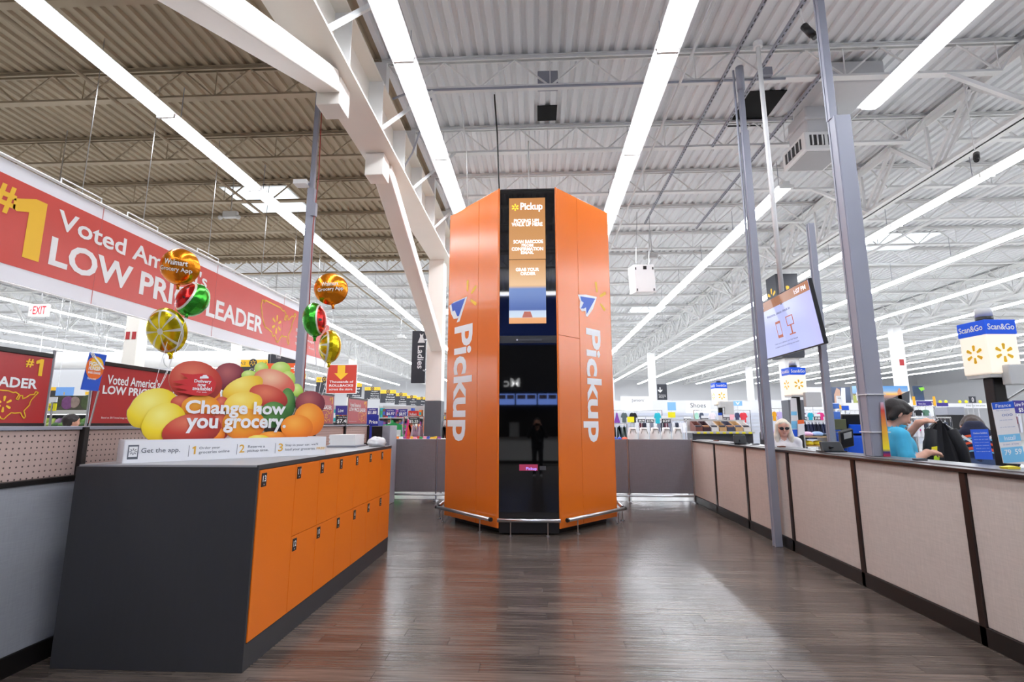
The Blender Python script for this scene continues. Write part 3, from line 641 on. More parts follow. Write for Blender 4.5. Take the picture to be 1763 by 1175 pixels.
# printed fruit standee on a white tray
A_, B_ = V((-2.80, 3.37, LZ)), V((-1.86, 4.44, LZ)); sd = (B_ - A_).normalized(); sn = V((sd.y, -sd.x, 0)); TL = (B_ - A_).length
st = thing('fruit_display', 'die-cut cardboard fruit picture standing in a white lettered tray', 'display', (A_ + B_) / 2 - sn * .12)
tb = B(); th = .155
for P, Q, n_ in ((A_, B_, sn), (A_ - sn * .22, B_ - sn * .22, -sn)):
    tb.ob((P + Q) / 2 + V((0, 0, th / 2 + .001)), sd * TL / 2, sn * .004, V((0, 0, th / 2)))
for P in (A_, B_): tb.ob(P - sn * .11 + V((0, 0, th / 2 + .001)), sn * .11, sd * .004, V((0, 0, th / 2)))
obj('tray', tb, mat('tray_white', (236, 236, 238), .4, var=.02), st)
obj('tray_floor', B().ob((A_ + B_) / 2 - sn * .11 + V((0, 0, .005)), sd * (TL / 2 - .005), sn * .10, V((0, 0, .003))), mat('tray_white'), st)
P0 = A_ + sn * .004
def tp(x, y): return onp(x, y, P0, sn)
def trtext(s, x0, y0, x1, y1, ht, m, bold=.01):
    a, c = tp(x0, y0), tp(x1, y1); text(st, s, (a + c) / 2, (c - a) , ZU, (c - a).length, ht, m, bold, off=.0015)
GTX = mat('print_grey', (92, 96, 104), .5); GOLD = mat('print_gold', (226, 172, 60), .5)
trtext('Get the app.', 243, 777.5, 310, 776, .042, GTX, .01); trtext('1', 331, 776, 337, 775.5, .058, GOLD, .02); trtext('Order your', 343, 772.5, 379, 771, .022, GTX); trtext('groceries online', 342, 780, 395, 777.5, .026, GTX)
trtext('2', 412, 773, 421, 772.5, .062, GOLD, .02); trtext('Reserve a', 427, 769.5, 456, 768.5, .02, GTX); trtext('pickup time.', 426, 777, 462, 775.5, .026, GTX)
trtext('3', 479, 771, 487, 770.5, .064, GOLD, .02); trtext("Stay in your car, we'll", 491, 767.5, 547, 765.5, .024, GTX); trtext('load your groceries.', 491, 775, 543, 773, .026, GTX); trtext('FREE!', 545, 772.5, 560, 771.8, .02, GOLD, .02)
for x, y in ((325, 777), (408, 774), (474, 772)): a = tp(x, y); obj('divider_print', B().ob(a, sd * .0015, sn * .001, V((0, 0, .04))), GTX, st)
a = tp(229, 779); ph = obj('phone_print', B().ob(a, sd * .030, sn * .001, V((0, 0, .048))), GTX, st); obj('phone_screen_print', B().ob(a + sn * .0015 + V((0, 0, .003)), sd * .024, sn * .001, V((0, 0, .034))), WHITE, ph); rays(ph, a + sn * .003 + V((0, 0, .003)), sd, ZU, .022, GTX, 8, wd=.2)
S0 = A_ - sn * .10
def cp(u, v): return onp(200 + u / 4.64, 610 + v / 4.64, S0, sn)
FR = dict(lemon=((252, 240, 130), (244, 216, 40), (196, 150, 20)), mango=((226, 120, 92), (196, 62, 48), (128, 30, 36)), pink=((246, 196, 160), (226, 112, 92), (206, 60, 72)), ymango=((255, 232, 120), (246, 204, 60), (214, 140, 40)), peach=((180, 96, 96), (128, 46, 62), (84, 26, 44)), orange=((255, 176, 70), (244, 136, 30), (206, 86, 20)), lime=((110, 160, 84), (62, 120, 52), (30, 76, 36)), pear=((222, 238, 150), (186, 220, 96), (140, 180, 60)), tang=((255, 190, 70), (240, 150, 36), (216, 80, 30)), dark=((60, 44, 40), (40, 36, 34), (30, 30, 30)))
FM = {k: print_mat('print_' + k, *v) for k, v in FR.items()}
fruits = [('peach', 905, 185, 130, 115, 0), ('pear', 1160, 115, 55, 50, 0), ('pear', 1315, 120, 78, 58, 0), ('pear', 1370, 205, 60, 70, 0), ('pear', 1445, 290, 45, 55, 20), ('pear', 1060, 170, 62, 40, 0), ('tang', 770, 330, 60, 90, 0), ('mango', 632, 222, 215, 165, -12), ('pink', 1258, 232, 172, 105, -20), ('ymango', 1000, 275, 165, 85, 24), ('lime', 1365, 390, 62, 118, 0), ('mango', 1212, 340, 158, 88, -18), ('lemon', 300, 440, 205, 160, 22), ('mango', 520, 390, 90, 60, 0), ('mango', 840, 400, 60, 60, 0), ('tang', 670, 420, 155, 92, 0), ('ymango', 1000, 400, 148, 96, 12), ('dark', 1258, 580, 90, 70, 0), ('mango', 820, 580, 80, 110, 0), ('lime', 1250, 485, 112, 104, 0), ('lemon', 380, 545, 178, 150, 28), ('tang', 1010, 560, 172, 128, 0), ('peach', 1540, 395, 118, 100, 0), ('orange', 1530, 525, 122, 132, 0), ('orange', 800, 640, 60, 55, 0), ('mango', 592, 610, 240, 132, 12), ('orange', 1245, 655, 115, 38, 0), ('lemon', 1130, 672, 80, 26, 0), ('orange', 1430, 585, 128, 100, 0)]
bk = B()
for i, (k, u, v, ru, rv, rot) in enumerate(fruits):
    cr, sr = math.cos(math.radians(rot)), math.sin(math.radians(rot)); pts = []
    for j in range(28):
        t = j * math.pi / 14; x, y = ru * math.cos(t), rv * math.sin(t)
        if k == 'lemon' and x < -.86 * ru or k == 'ymango' and x > .9 * ru: x *= 1.1
        yy = v - (x * sr + y * cr); xx = u + x * cr - y * sr; yy = min(yy, 688)
        pts.append(cp(xx, yy))
    off = .0012 * i
    obj(k.replace('ymango', 'mango').replace('tang', 'orange').replace('pink', 'mango').replace('dark', 'shadow') + '_print', B().prism([p + sn * off for p in pts], sn * .001), FM[k], st)
    bk.prism([p - sn * .006 for p in pts], sn * .005)
bko = obj('cardboard_back', bk, mat('cardboard', (206, 190, 160), .8), st)
for x in (-.35, .35): obj('easel_strut', B().bar((A_ + B_) / 2 + sd * x - sn * .21 + V((0, 0, .004)), (A_ + B_) / 2 + sd * x - sn * .11 + V((0, 0, .30)), .05, .004, up=sd), mat('cardboard'), st)
sp_ = [(440, 225), (530, 238), (545, 232), (470, 190), (560, 198), (500, 160), (600, 172), (680, 158), (750, 180), (785, 235), (770, 300), (700, 335), (600, 322), (450, 290), (555, 288), (440, 255), (545, 262)]
sp_ = [(440, 222), (520, 245), (560, 243), (442, 262), (560, 292), (470, 300), (620, 333), (715, 335), (770, 300), (788, 235), (750, 180), (680, 158), (600, 165), (500, 155), (565, 200)]
rb = obj('red_burst_print', B().prism([cp(*p) + sn * .037 for p in sp_], sn * .001), mat('burst_red', (206, 44, 48), .5), st)
def ctext(s, x0, y0, x1, y1, par, bold=.04, off=.039, m=WHITE):
    a, c = cp(x0, (y0 + y1) / 2), cp(x1, (y0 + y1) / 2); h = (cp((x0 + x1) / 2, y0) - cp((x0 + x1) / 2, y1)).length
    text(par, s, (a + c) / 2, sd, ZU, (c - a).length, h, m, bold, off=off)
ctext('Change how', 540, 378, 1340, 512, st, .05); ctext('you grocery.', 545, 512, 1340, 628, st, .05)
ctext('Delivery', 612, 207, 748, 240, rb); ctext('now', 640, 240, 706, 262, rb); ctext('available!', 598, 262, 752, 293, rb); ctext('Fees apply.', 632, 301, 714, 312, rb, .01)
cpx = cp(690, 186); obj('car_print', B().prism([cp(x, y) + sn * .0385 for x, y in ((655, 195), (660, 182), (675, 180), (685, 170), (710, 170), (718, 180), (726, 184), (726, 197), (660, 199))], sn * .001), WHITE, rb)

# foil balloons
def foil(c, R, n, up, cols, idx, name, label, tie, txt=None, T=.45, rough=.22):
    c, n = V(c), V(n).normalized(); u = V(up); u = (u - n * u.dot(n)).normalized(); r = u.cross(n); NT, NR = 80, 12
    def S(rf, t, side):
        rf = max(0, min(1, rf)); k = max(0, 1 - rf ** 2.3) ** .62
        cr = math.sin(t * 26) * .018 * max(0, (rf - .55) / .45) ** 2 * (1 - .5 * (rf > .98)) + .012 * math.sin(t * 7 + side) * rf * (1 - rf)
        h = T * R * (k + cr)
        rr = R * rf * (1 + .012 * math.sin(t * 40) * (rf > .95))
        return c + (r * math.cos(t) + u * math.sin(t)) * rr + n * h * side
    t_ = thing(name, label, 'balloon', c - V((0, 0, R)))
    b = B(); fm = []
    for side in (1, -1):
        N0 = len(b.v)
        for j in range(NR + 1):
            for i in range(NT): b.v.append(tuple(S(.02 + .98 * (j / NR) ** .85, i * 2 * math.pi / NT, side)))
        for j in range(NR):
            for i in range(NT):
                k = (i + 1) % NT; q = (N0 + j * NT + i, N0 + (j + 1) * NT + i, N0 + (j + 1) * NT + k, N0 + j * NT + k)
                b.f.append(q if side > 0 else q[::-1]); fm.append(idx(side, .02 + .98 * ((j + .5) / NR) ** .85, (i + .5) * 360 / NT))
        b.f.append(tuple(N0 + i for i in range(NT)) if side > 0 else tuple(N0 + i for i in reversed(range(NT)))); fm.append(idx(side, 0, 0))
    o = obj('foil_skin', b, cols, t_, True); o.data.polygons.foreach_set('material_index', fm); o.data.update()
    bot = c - u * R
    obj('neck', B().tube([bot + u * .01, bot - u * R * .12, bot - u * R * .24], [R * .14, R * .07, R * .09], 10), cols[0], t_, True)
    p = bot - u * R * .24; tie = V(tie); pts = [p + (tie - p) * f_ + V((.012 * math.sin(f_ * 5 + R * 40), .01 * math.sin(f_ * 7), 0)) * (f_ * (1 - f_) * 4) for f_ in [k / 10 for k in range(11)]]
    obj('ribbon', B().tube(pts, .0022, 5), STRING, t_)
    if txt:
        for (s_, y_, w_, h_) in txt:
            def cv(px, py, y_=y_): 
                x2, y2 = px, py + y_ * R; return S(math.hypot(x2, y2) / R, math.atan2(y2, x2), 1) + n * .003
            text(t_, s_, c, r, u, w_ * R, h_ * R, WHITE, .03, curve=cv)
    return t_
def foilm(nm, c): return mat('foil_' + nm, c, .2, .75, var=.12, vs=(14, 14, 14), bump=.25)
FO, FY, FG, FRd = foilm('orange', (240, 140, 24)), foilm('yellow', (236, 208, 24)), foilm('green', (62, 170, 50)), foilm('red', (206, 36, 34)); FW = mat('foil_white', (225, 222, 210), .3, .3); FK = mat('seed_black', (30, 22, 20), .4)
def i_or(s, r_, t): return 0
def i_wm(s, r_, t):
    if s < 0 or r_ > .86: return 0
    if r_ > .78: return 2
    for a0, r0 in ((20, .5), (75, .58), (130, .45), (190, .6), (245, .5), (310, .55)):
        if abs((t - a0 + 180) % 360 - 180) < 6 and abs(r_ - r0) < .09: return 3
    return 1
def i_lm(s, r_, t):
    if s < 0: return 0
    if .84 < r_ < .93: return 1
    if r_ < .12: return 1
    if r_ < .84 and abs((t + 22.5) % 45 - 22.5) < max(2.3, 3.2 / (r_ + .1) * .45): return 1
    return 0
t1, t2 = V((-2.98, 3.78, LZ + .30)), V((-2.06, 4.66, LZ + .30))
Yb = 3.85
foil(aty(310, 460, Yb), .150, (.25, -1, -.25), (.1, 0, 1), [FO], i_or, 'orange_balloon', 'orange lettered foil balloon atop the left bunch', t1, [('Walmart', .22, 1.15, .3), ('Grocery App', -.18, 1.55, .3)], T=.62)
foil(aty(332, 517, Yb - .02), .145, (-.50, -.85, .38), (-.35, 0, 1), [FG, FRd, FW, FK], i_wm, 'watermelon_balloon', 'tilted watermelon foil balloon in the left bunch', t1, T=.75)
foil(aty(287, 570, Yb + .03), .185, (-.1, -1, -.28), (-.05, 0, 1), [FY, FW], i_lm, 'lemon_balloon', 'lemon slice foil balloon lowest in the left bunch', t1, T=.36)
Yb = 4.62
foil(aty(570, 498, Yb), .155, (.3, -1, -.1), (-.15, 0, 1), [FO], i_or, 'orange_balloon', 'orange lettered foil balloon atop the right bunch', t2, [('Walmart', .25, 1.0, .26), ('Grocery App', -.1, 1.5, .28)], T=.55)
foil(aty(542, 551, Yb - .02), .165, (1, .12, .05), (.1, 0, 1), [FG, FRd, FW, FK], i_wm, 'watermelon_balloon', 'watermelon foil balloon turned sideways in the right bunch', t2, T=.62)
foil(aty(568, 597, Yb + .03), .16, (-1, -.62, .0), (.05, 0, 1), [FY, FW], i_lm, 'lemon_balloon', 'lemon foil balloon lowest in the right bunch', t2, T=.62)
# ================================================================== RIGHT SIDE: poles, TV, ceiling gear
def pole(name, label, segs, m=STRUT, extra=None):
    t = thing(name, label, 'pole', (segs[0][0], segs[0][1], segs[0][2]))
    for k, (x, y, z0, z1, wx, wy) in enumerate(segs):
        b = B().box(x - wx / 2, x + wx / 2, y - wy / 2, y + wy / 2, z0, z1)
        o = obj('strut_section', b, m, t, bevel=.006)
        for s in (-1, 1): obj('strut_lip', B().box(x - wx / 2 - .006, x - wx / 2 + .004, y + s * wy * .36 - .012, y + s * wy * .36 + .012, z0, z1), m, o)
    return t
pa = pole('utility_pole', 'slim grey strut pole on the plank floor against the beige partition', [(2.975, 6.76, 0, 5.6, .085, .085), (2.975, 6.76, 5.6, 6.3, .06, .06)])
obj('pole_clamp', B().tube([(2.975, 6.76, 6.25), (2.975, 6.76, 6.62)], .055, 12), STRUT, pa, True)
obj('conduit', B().tube([(2.905, 6.80, 1.3), (2.905, 6.80, 5.6), (2.90, 6.80, 6.6)], .016, 8), STRUT, pa)
pb = pole('utility_pole', 'thick grey power pole in front of the man in blue', [(3.27, 5.15, 1.196, 4.75, .16, .15), (3.22, 5.18, 4.75, 7.36, .075, .075)])
for z in (1.42, 1.78): obj('zip_tie', B().box(3.18, 3.36, 5.06, 5.24, z, z + .008), WHITE, pb)
pc = pole('utility_pole', 'slim grey pole carrying the back of the television', [(3.40, 6.12, 1.196, 3.95, .065, .065)])
pd = pole('utility_pole', 'grey strut pole rising behind the right balloon bunch', [(-3.36, 7.0, 0, 5.0, .10, .10), (-3.36, 7.0, 5.0, 6.9, .06, .06)])
obj('red_cable', B().tube([(-3.28, 6.96, 1.2), (-3.27, 6.96, 3.0), (-3.29, 6.95, 4.4), (-3.26, 6.96, 5.2), (-3.29, 6.97, 6.4)], .008, 6), mat('red_cable', (150, 50, 40), .5), pd)
obj('wall_socket', B().box(-3.33, -3.26, 6.93, 6.99, 4.55, 4.75), STRUT, pd); obj('router', B().box(-3.62, -3.42, 6.9, 7.05, 5.05, 5.12), WPAINT, pd)
obj('router_arm', B().bar((-3.44, 6.98, 5.08), (-3.36, 7.0, 5.05), .03), STRUT, pd)
# television
tvp = dict(br=V((3.2, 5.72, 2.385)), tr=V((3.09, 5.72, 3.145)), bl=V((3.2, 7.16, 2.375)), tl=V((3.09, 7.16, 3.135)))
tu = (tvp['tr'] - tvp['br']).normalized(); tr_ = V((0, -1, 0)); tn = tr_.cross(tu).normalized()
tvt = thing('television', 'tilted flat television showing a check-in message above the partition', 'television', (3.2, 6.44, 2.38))
tc_ = (tvp['br'] + tvp['tl']) / 2; tw, thh = .72, .384
obj('casing', B().ob(tc_ - tn * .025, tr_ * tw, tu * thh, tn * .022), DARKP, tvt, bevel=.006)
obj('casing_back', B().ob(tc_ - tn * .06 - tu * .05, tr_ * tw * .6, tu * thh * .55, tn * .02), DARKP, tvt)
scn = obj('screen', B().ob(tc_ + tn * .0, tr_ * (tw - .014), tu * (thh - .014), tn * .002), mat('tv_blue', (40, 42, 60), .12, emit=.95, ecol=(186, 192, 240)), tvt)
def tvq(u, v): return tc_ + tr_ * (u - .5) * 2 * (tw - .014) + tu * (.5 - v) * 2 * (thh - .014) + tn * .003
obj('header_bar', B().ob((tvq(0, .0) + tvq(1, .16)) / 2, tr_ * (tw - .014), tu * .058, tn * .0006), mat('tv_brown', (60, 40, 30), .15, emit=.85, ecol=(170, 118, 88)), scn)
TVW = mat('tv_white', (240, 240, 255), .4, emit=.95); TVK = mat('tv_ink', (40, 40, 60), .4, emit=.25, ecol=(90, 90, 120)); TVO = mat('tv_orange', (120, 60, 40), .4, emit=.6, ecol=(196, 112, 84))
text(scn, '1:07 PM', tvq(.86, .085) + tn * .001, tr_, tu, .26, .055, TVW, .02); text(scn, 'Pickup', tvq(.12, .085) + tn * .001, tr_, tu, .18, .05, TVW, .03)
text(scn, 'Welcome, please check in', tvq(.42, .29), tr_, tu, .62, .045, TVK, .01)
text(scn, 'Use your phone or the kiosk', tvq(.45, .80), tr_, tu, .60, .026, TVK, 0); text(scn, 'to check in and we will bring your order', tvq(.45, .86), tr_, tu, .62, .026, TVK, 0)
ic = B()
def ibox(u0, v0, u1, v1, bb): c_ = (tvq(u0, v0) + tvq(u1, v1)) / 2; bb.ob(c_, tr_ * abs(u1 - u0) * (tw - .014), tu * abs(v1 - v0) * (thh - .014), tn * .0006)
for r_ in ((.33, .42, .42, .46), (.33, .66, .42, .71), (.33, .42, .338, .71), (.412, .42, .42, .71)): ibox(*r_, ic)
obj('phone_icon', ic, TVO, scn); ic = B()
for r_ in ((.53, .40, .65, .415), (.53, .55, .65, .565), (.53, .40, .54, .565), (.64, .40, .65, .565), (.58, .565, .60, .70), (.54, .70, .64, .72)): ibox(*r_, ic)
obj('kiosk_icon', ic, TVO, scn)
obj('drop_pipe', B().tube([(3.13, 6.42, 3.0), (3.10, 6.42, 6.72)], .03, 12), WPAINT, tvt, True); obj('wall_arm', B().bar((3.2, 6.42, 2.85), (3.37, 6.14, 2.85), .06), DARKP, tvt); obj('pipe_flange', B().tube([(3.10, 6.42, 6.66), (3.10, 6.42, 6.74)], .06, 12), WPAINT, tvt)
# strut channels under the joists
for nm, X, y0, y1, z, lb in (('strut_channel', 2.92, 3.5, 13, 6.775, 'perforated steel channel running above the slim strut pole'), ('strut_channel', 3.42, 3.5, 9.2, 6.775, 'perforated steel channel running above the television'), ('strut_channel', 4.4, 7, 13.4, 6.775, 'perforated steel channel beside the ceiling air unit')):
    t = thing(nm, lb, 'channel', (X, y0, z)); b = B().box(X - .02, X + .02, y0, y1, z, z + .008); b.box(X - .02, X - .016, y0, y1, z + .008, z + .045); b.box(X + .016, X + .02, y0, y1, z + .008, z + .045)
    obj('channel', b, STRUT, t); hb = B(); y = y0 + .03
    while y < y1 - .05: hb.box(X - .008, X + .008, y, y + .055, z - .0015, z); y += .1
    o = obj('slots', hb, BLACK, t); o['kind'] = 'stuff'
# conduits and pipes
def pipe(label, pts, r, m=WPAINT, nm='pipe'): return tag(obj(nm, B().tube(pts, r, 8), m, smooth=True), label, 'pipe')
pipe('tan sprinkler pipe running along the tan ceiling', [(-6.7, 1, 6.60), (-6.7, 40, 6.60)], .03, DECKT); pipe('thin tan pipe beside the sprinkler pipe', [(-6.25, 1, 6.72), (-6.25, 40, 6.72)], .014, DECKT)
pipe('grey conduit along the joist above the kiosk', [(-2.3, 7.34, 6.70), (-1.95, 7.30, 6.81), (3.9, 7.30, 6.81)], .018, STRUT, 'conduit')
pipe('white pipe along the ceiling right of the kiosk', [(2.25, 3, 6.72), (2.25, 40, 6.72)], .022); pipe('white conduit over the right strip light', [(5.5, 3, 6.73), (5.5, 9, 6.73)], .016)
pipe('white drop rod above the kiosk', [(KC + .0, 8.9, ZT + .02), (KC + .0, 8.9, 6.83)], .012); pipe('black cable hanging left above the kiosk', [(-.66, 7.5, 6.84), (-.63, 7.75, 6.3), (-.62, 8.0, 5.6), (-.6, 8.2, 5.03)], .012, BLACK, 'cable')
pipe('thin white cable dropping behind the left kiosk top', [(-1.25, 7.6, 6.9), (-1.2, 8.2, 6.2), (-1.22, 8.6, 5.04)], .008, WPAINT, 'cable')
pipe('long white sprinkler main on the far right ceiling', [(10.1, 6, 6.62), (10.1, 60, 6.62)], .04); pipe('white sprinkler pipe beyond the first right light row', [(13.4, 8, 6.62), (13.4, 60, 6.62)], .035)
pipe('grey conduit with loop at the left beam', [(-2.75, 8.9, 5.9), (-2.2, 8.3, 6.3), (-1.7, 7.5, 6.8)], .016, STRUT, 'conduit')
# ceiling air unit
az = 6.12; fa, fb2, fc = atz(1387, 258, az), atz(1462, 256, az), atz(1347, 297, az)
ax0, ax1, ay0 = fa.x, fb2.x, (fa.y + fb2.y) / 2; ay1 = fc.y
ac = thing('ceiling_air_unit', 'white square ceiling air diffuser with louvres on its duct', 'air unit', ((ax0 + ax1) / 2, (ay0 + ay1) / 2, az))
obj('diffuser_box', B().box(ax0, ax1, ay0, ay1, az, az + .34), WPAINT, ac, bevel=.02)
obj('bottom_plate', B().box(ax0 + .05, ax1 - .05, ay0 + .05, ay1 - .05, az - .006, az), mat('duct_grey', (176, 176, 178), .5, var=.03), ac)
DK = mat('vent_dark', (60, 60, 62), .6)
vx = (ax1 - ax0); vy = ay1 - ay0
for k in range(2):
    x0 = ax0 + vx * (.12 + .42 * k); v = obj('vent_opening', B().box(x0, x0 + vx * .34, ay0 - .008, ay0 + .01, az + .08, az + .27), DK, ac)
    for j in range(3): obj('louvre', B().box(x0 + vx * .34 * (j + .5) / 3 - .012, x0 + vx * .34 * (j + .5) / 3 + .012, ay0 - .02, ay0, az + .08, az + .27), WPAINT, v)
v = obj('vent_opening', B().box(ax0 - .008, ax0 + .01, ay0 + vy * .15, ay0 + vy * .85, az + .08, az + .27), DK, ac)
for j in range(4): obj('louvre', B().box(ax0 - .02, ax0, ay0 + vy * (.2 + .17 * j) - .012, ay0 + vy * (.2 + .17 * j) + .012, az + .08, az + .27), WPAINT, v)
DUCT = mat('white_duct', (206, 206, 208), .45, var=.03)
obj('duct_riser', B().box(ax0 + .10, ax1 - .05, ay0 + .08, ay1 - .08, az + .34, 7.0), DUCT, ac, bevel=.03); obj('duct_flange', B().box(ax0 + .06, ax1 - .02, ay0 + .04, ay1 - .04, az + .60, az + .64), DUCT, ac)
obj('duct_elbow', B().box(ax0 + .2, ax1 + .35, ay0 - .55, ay1 - .1, 6.98, 7.36), DUCT, ac, bevel=.03)
hole = lambda nm, lb, x0, x1, y0, y1: tag(obj(nm, B().box(x0, x1, y0, y1, 7.385, 7.399), mat('void_black', (8, 8, 8), .9)), lb, 'opening')
hole('roof_opening', 'small dark hatch in the deck above the kiosk', .05, .42, 8.65, 9.12); hole('roof_opening', 'dark roof opening beside the air unit duct', ax0 - .75, ax0 - .1, ay0 + .2, ay0 + 1.3)
# security cameras
def seccam(c, label, d):
    t = thing('security_camera', label, 'camera', c); c = V(c); d = V(d).normalized()
    obj('camera_body', B().tube([c, c + d * .2], .045, 12), DARKP, t, True); obj('lens_hood', B().tube([c + d * .2, c + d * .26], .035, 12), BLACK, t); obj('mount', B().tube([c + d * .05, c + V((-.02, .0, .16)), c + V((-.02, 0, 7.395 - c.z))], .01, 6), WPAINT, t)
seccam(aty(1384, 45, 5.9) , 'black security camera under the ceiling left of the power pole', (.1, -.1, -.3)); seccam(aty(1681, 265, 8.2), 'small black security camera near the truss girder', (-.2, -.2, -.3))
# junction boxes, sensors
tag(obj('junction_box', B().box(.05, .38, 7.42, 7.5, 6.86, 7.18), STRUT, bevel=.01), 'grey electrical box on the joist above the kiosk', 'box')
tag(obj('junction_box', B().box(3.5, 3.68, 7.22, 7.34, 6.83, 6.97), STRUT, bevel=.01), 'grey junction box on the conduit right of the kiosk', 'box')
# hanging white loudspeaker
sy = 12.0; a, c = aty(1087, 456, sy), aty(1130, 503, sy)
sp = thing('hanging_speaker', 'white boxy loudspeaker hanging under the ceiling right of kiosk', 'speaker', ((a.x + c.x) / 2, sy, c.z))
sm = obj('cabinet', B().prism([(a.x + .08, sy, c.z), (c.x, sy, c.z), (c.x - .02, sy, a.z), (a.x + .05, sy, a.z)], (-.05, .5, .06)), WPAINT, sp, bevel=.015)
obj('badge', B().box(a.x + .28, a.x + .36, sy - .012, sy, a.z - .12, a.z - .04), BLACK, sp)
for x, z in ((a.x + .10, a.z - .1), (c.x - .06, a.z - .1), (a.x + .12, c.z + .06), (c.x - .05, c.z + .06)): obj('corner_bolt', B().box(x - .012, x + .012, sy - .01, sy, z - .03, z + .03), DARKP, sp)
for x in (a.x + .15, c.x - .1): obj('chain', B().tube([(x, sy + .2, a.z + .05), (x + .1, sy + .3, 6.83)], .01, 5), STEEL, sp)
# emergency lights and exit sign
def emlight(x, y, Y, label):
    p = aty(x, y, Y); t = thing('emergency_light', label, 'light', p); obj('case', B().box(p.x - .17, p.x + .17, p.y - .06, p.y + .06, p.z - .08, p.z + .08), GREYP, t, bevel=.02)
    for s in (-1, 1): obj('lamp_head', B().ball((p.x + s * .22, p.y - .04, p.z - .08), .055, 10, 6), GREYP, t, True)
    obj('stem', B().tube([(p.x, p.y, p.z + .08), (p.x, p.y, 7.395)], .012, 6), STEEL, t)
emlight(1122, 441, 15, 'emergency light unit behind the hanging speaker'); emlight(397, 370, 11, 'emergency light unit near the skylight on the left'); emlight(690, 580, 22, 'emergency light unit left of the vertical clothing sign')
ex = aty(68, 535, 9.0); et = thing('exit_sign', 'lit white exit sign with red letters hanging at far left', 'sign', (ex.x, ex.y, ex.z - .13))
ew = .19; obj('sign_case', B().box(ex.x - ew, ex.x + ew, ex.y - .03, ex.y + .03, ex.z - .12, ex.z + .12), mat('exit_white', (240, 236, 236), .4, emit=.5), et, bevel=.008)
text(et, 'EXIT', (ex.x + .03, ex.y - .031, ex.z), XR, ZU, .26, .16, mat('exit_red', (236, 50, 66), .5, emit=.4), .02); text(et, '<', (ex.x - .14, ex.y - .031, ex.z), XR, ZU, .04, .05, mat('exit_red'), .02)
obj('lamp_bar', B().box(ex.x - .09, ex.x + .09, ex.y - .05, ex.y + .05, ex.z + .12, ex.z + .18), GREYP, et); obj('stem', B().tube([(ex.x, ex.y, ex.z + .18), (ex.x, ex.y, 7.395)], .01, 6), STEEL, et)
# skylights
def skyl(x0, x1, y0, y1, label):
    t = thing('skylight', label, 'skylight', ((x0 + x1) / 2, (y0 + y1) / 2, 7.35)); obj('frame', B().box(x0 - .04, x1 + .04, y0 - .04, y1 + .04, 7.372, 7.399), WPAINT, t); obj('lens', B().box(x0, x1, y0, y1, 7.36, 7.372), SKYL, t)
skyl(-7.9, -6.25, 11.55, 13.05, 'bluish skylight in the tan ceiling'); skyl(4.9, 6.6, 25, 26.6, 'skylight right of the kiosk over the first truss girder'); skyl(-5.5, -4, 25, 26.6, 'skylight behind the left strip light row'); skyl(10.9, 12.6, 15.6, 17.1, 'skylight on the right behind the truss girder'); skyl(13, 14.6, 25, 26.6, 'far skylight on the right side'); skyl(4.9, 6.6, 40.6, 42.2, 'farthest skylight right of the kiosk')
# charcoal emblem box round the girder column
cb = thing('emblem_box', 'charcoal square box with yellow spark on the column behind television', 'sign', (7.62, 15.6, 5.25)); cz0, cz1 = aty(1345, 545, 15.3).z, aty(1345, 472, 15.3).z
obj('box_shell', B().box(7.62 - .33, 7.62 + .33, 15.27, 15.93, cz0, cz1), DKSIGN, cb, bevel=.01)
rays(cb, (7.62, 15.268, (cz0 + cz1) / 2), XR, ZU, .28, YEL, wd=.3); rays(cb, (7.288, 15.6, (cz0 + cz1) / 2), (0, -1, 0), ZU, .28, YEL, wd=.3)
cb2 = thing('emblem_box', 'dark square collar low on the column below the television', 'sign', (7.62, 15.6, 3.2)); za_, zb2 = aty(1345, 616, 15.3).z, aty(1345, 600, 15.3).z
obj('box_shell', B().box(7.62 - .33, 7.62 + .33, 15.27, 15.93, za_, zb2), DKSIGN, cb2, bevel=.01)
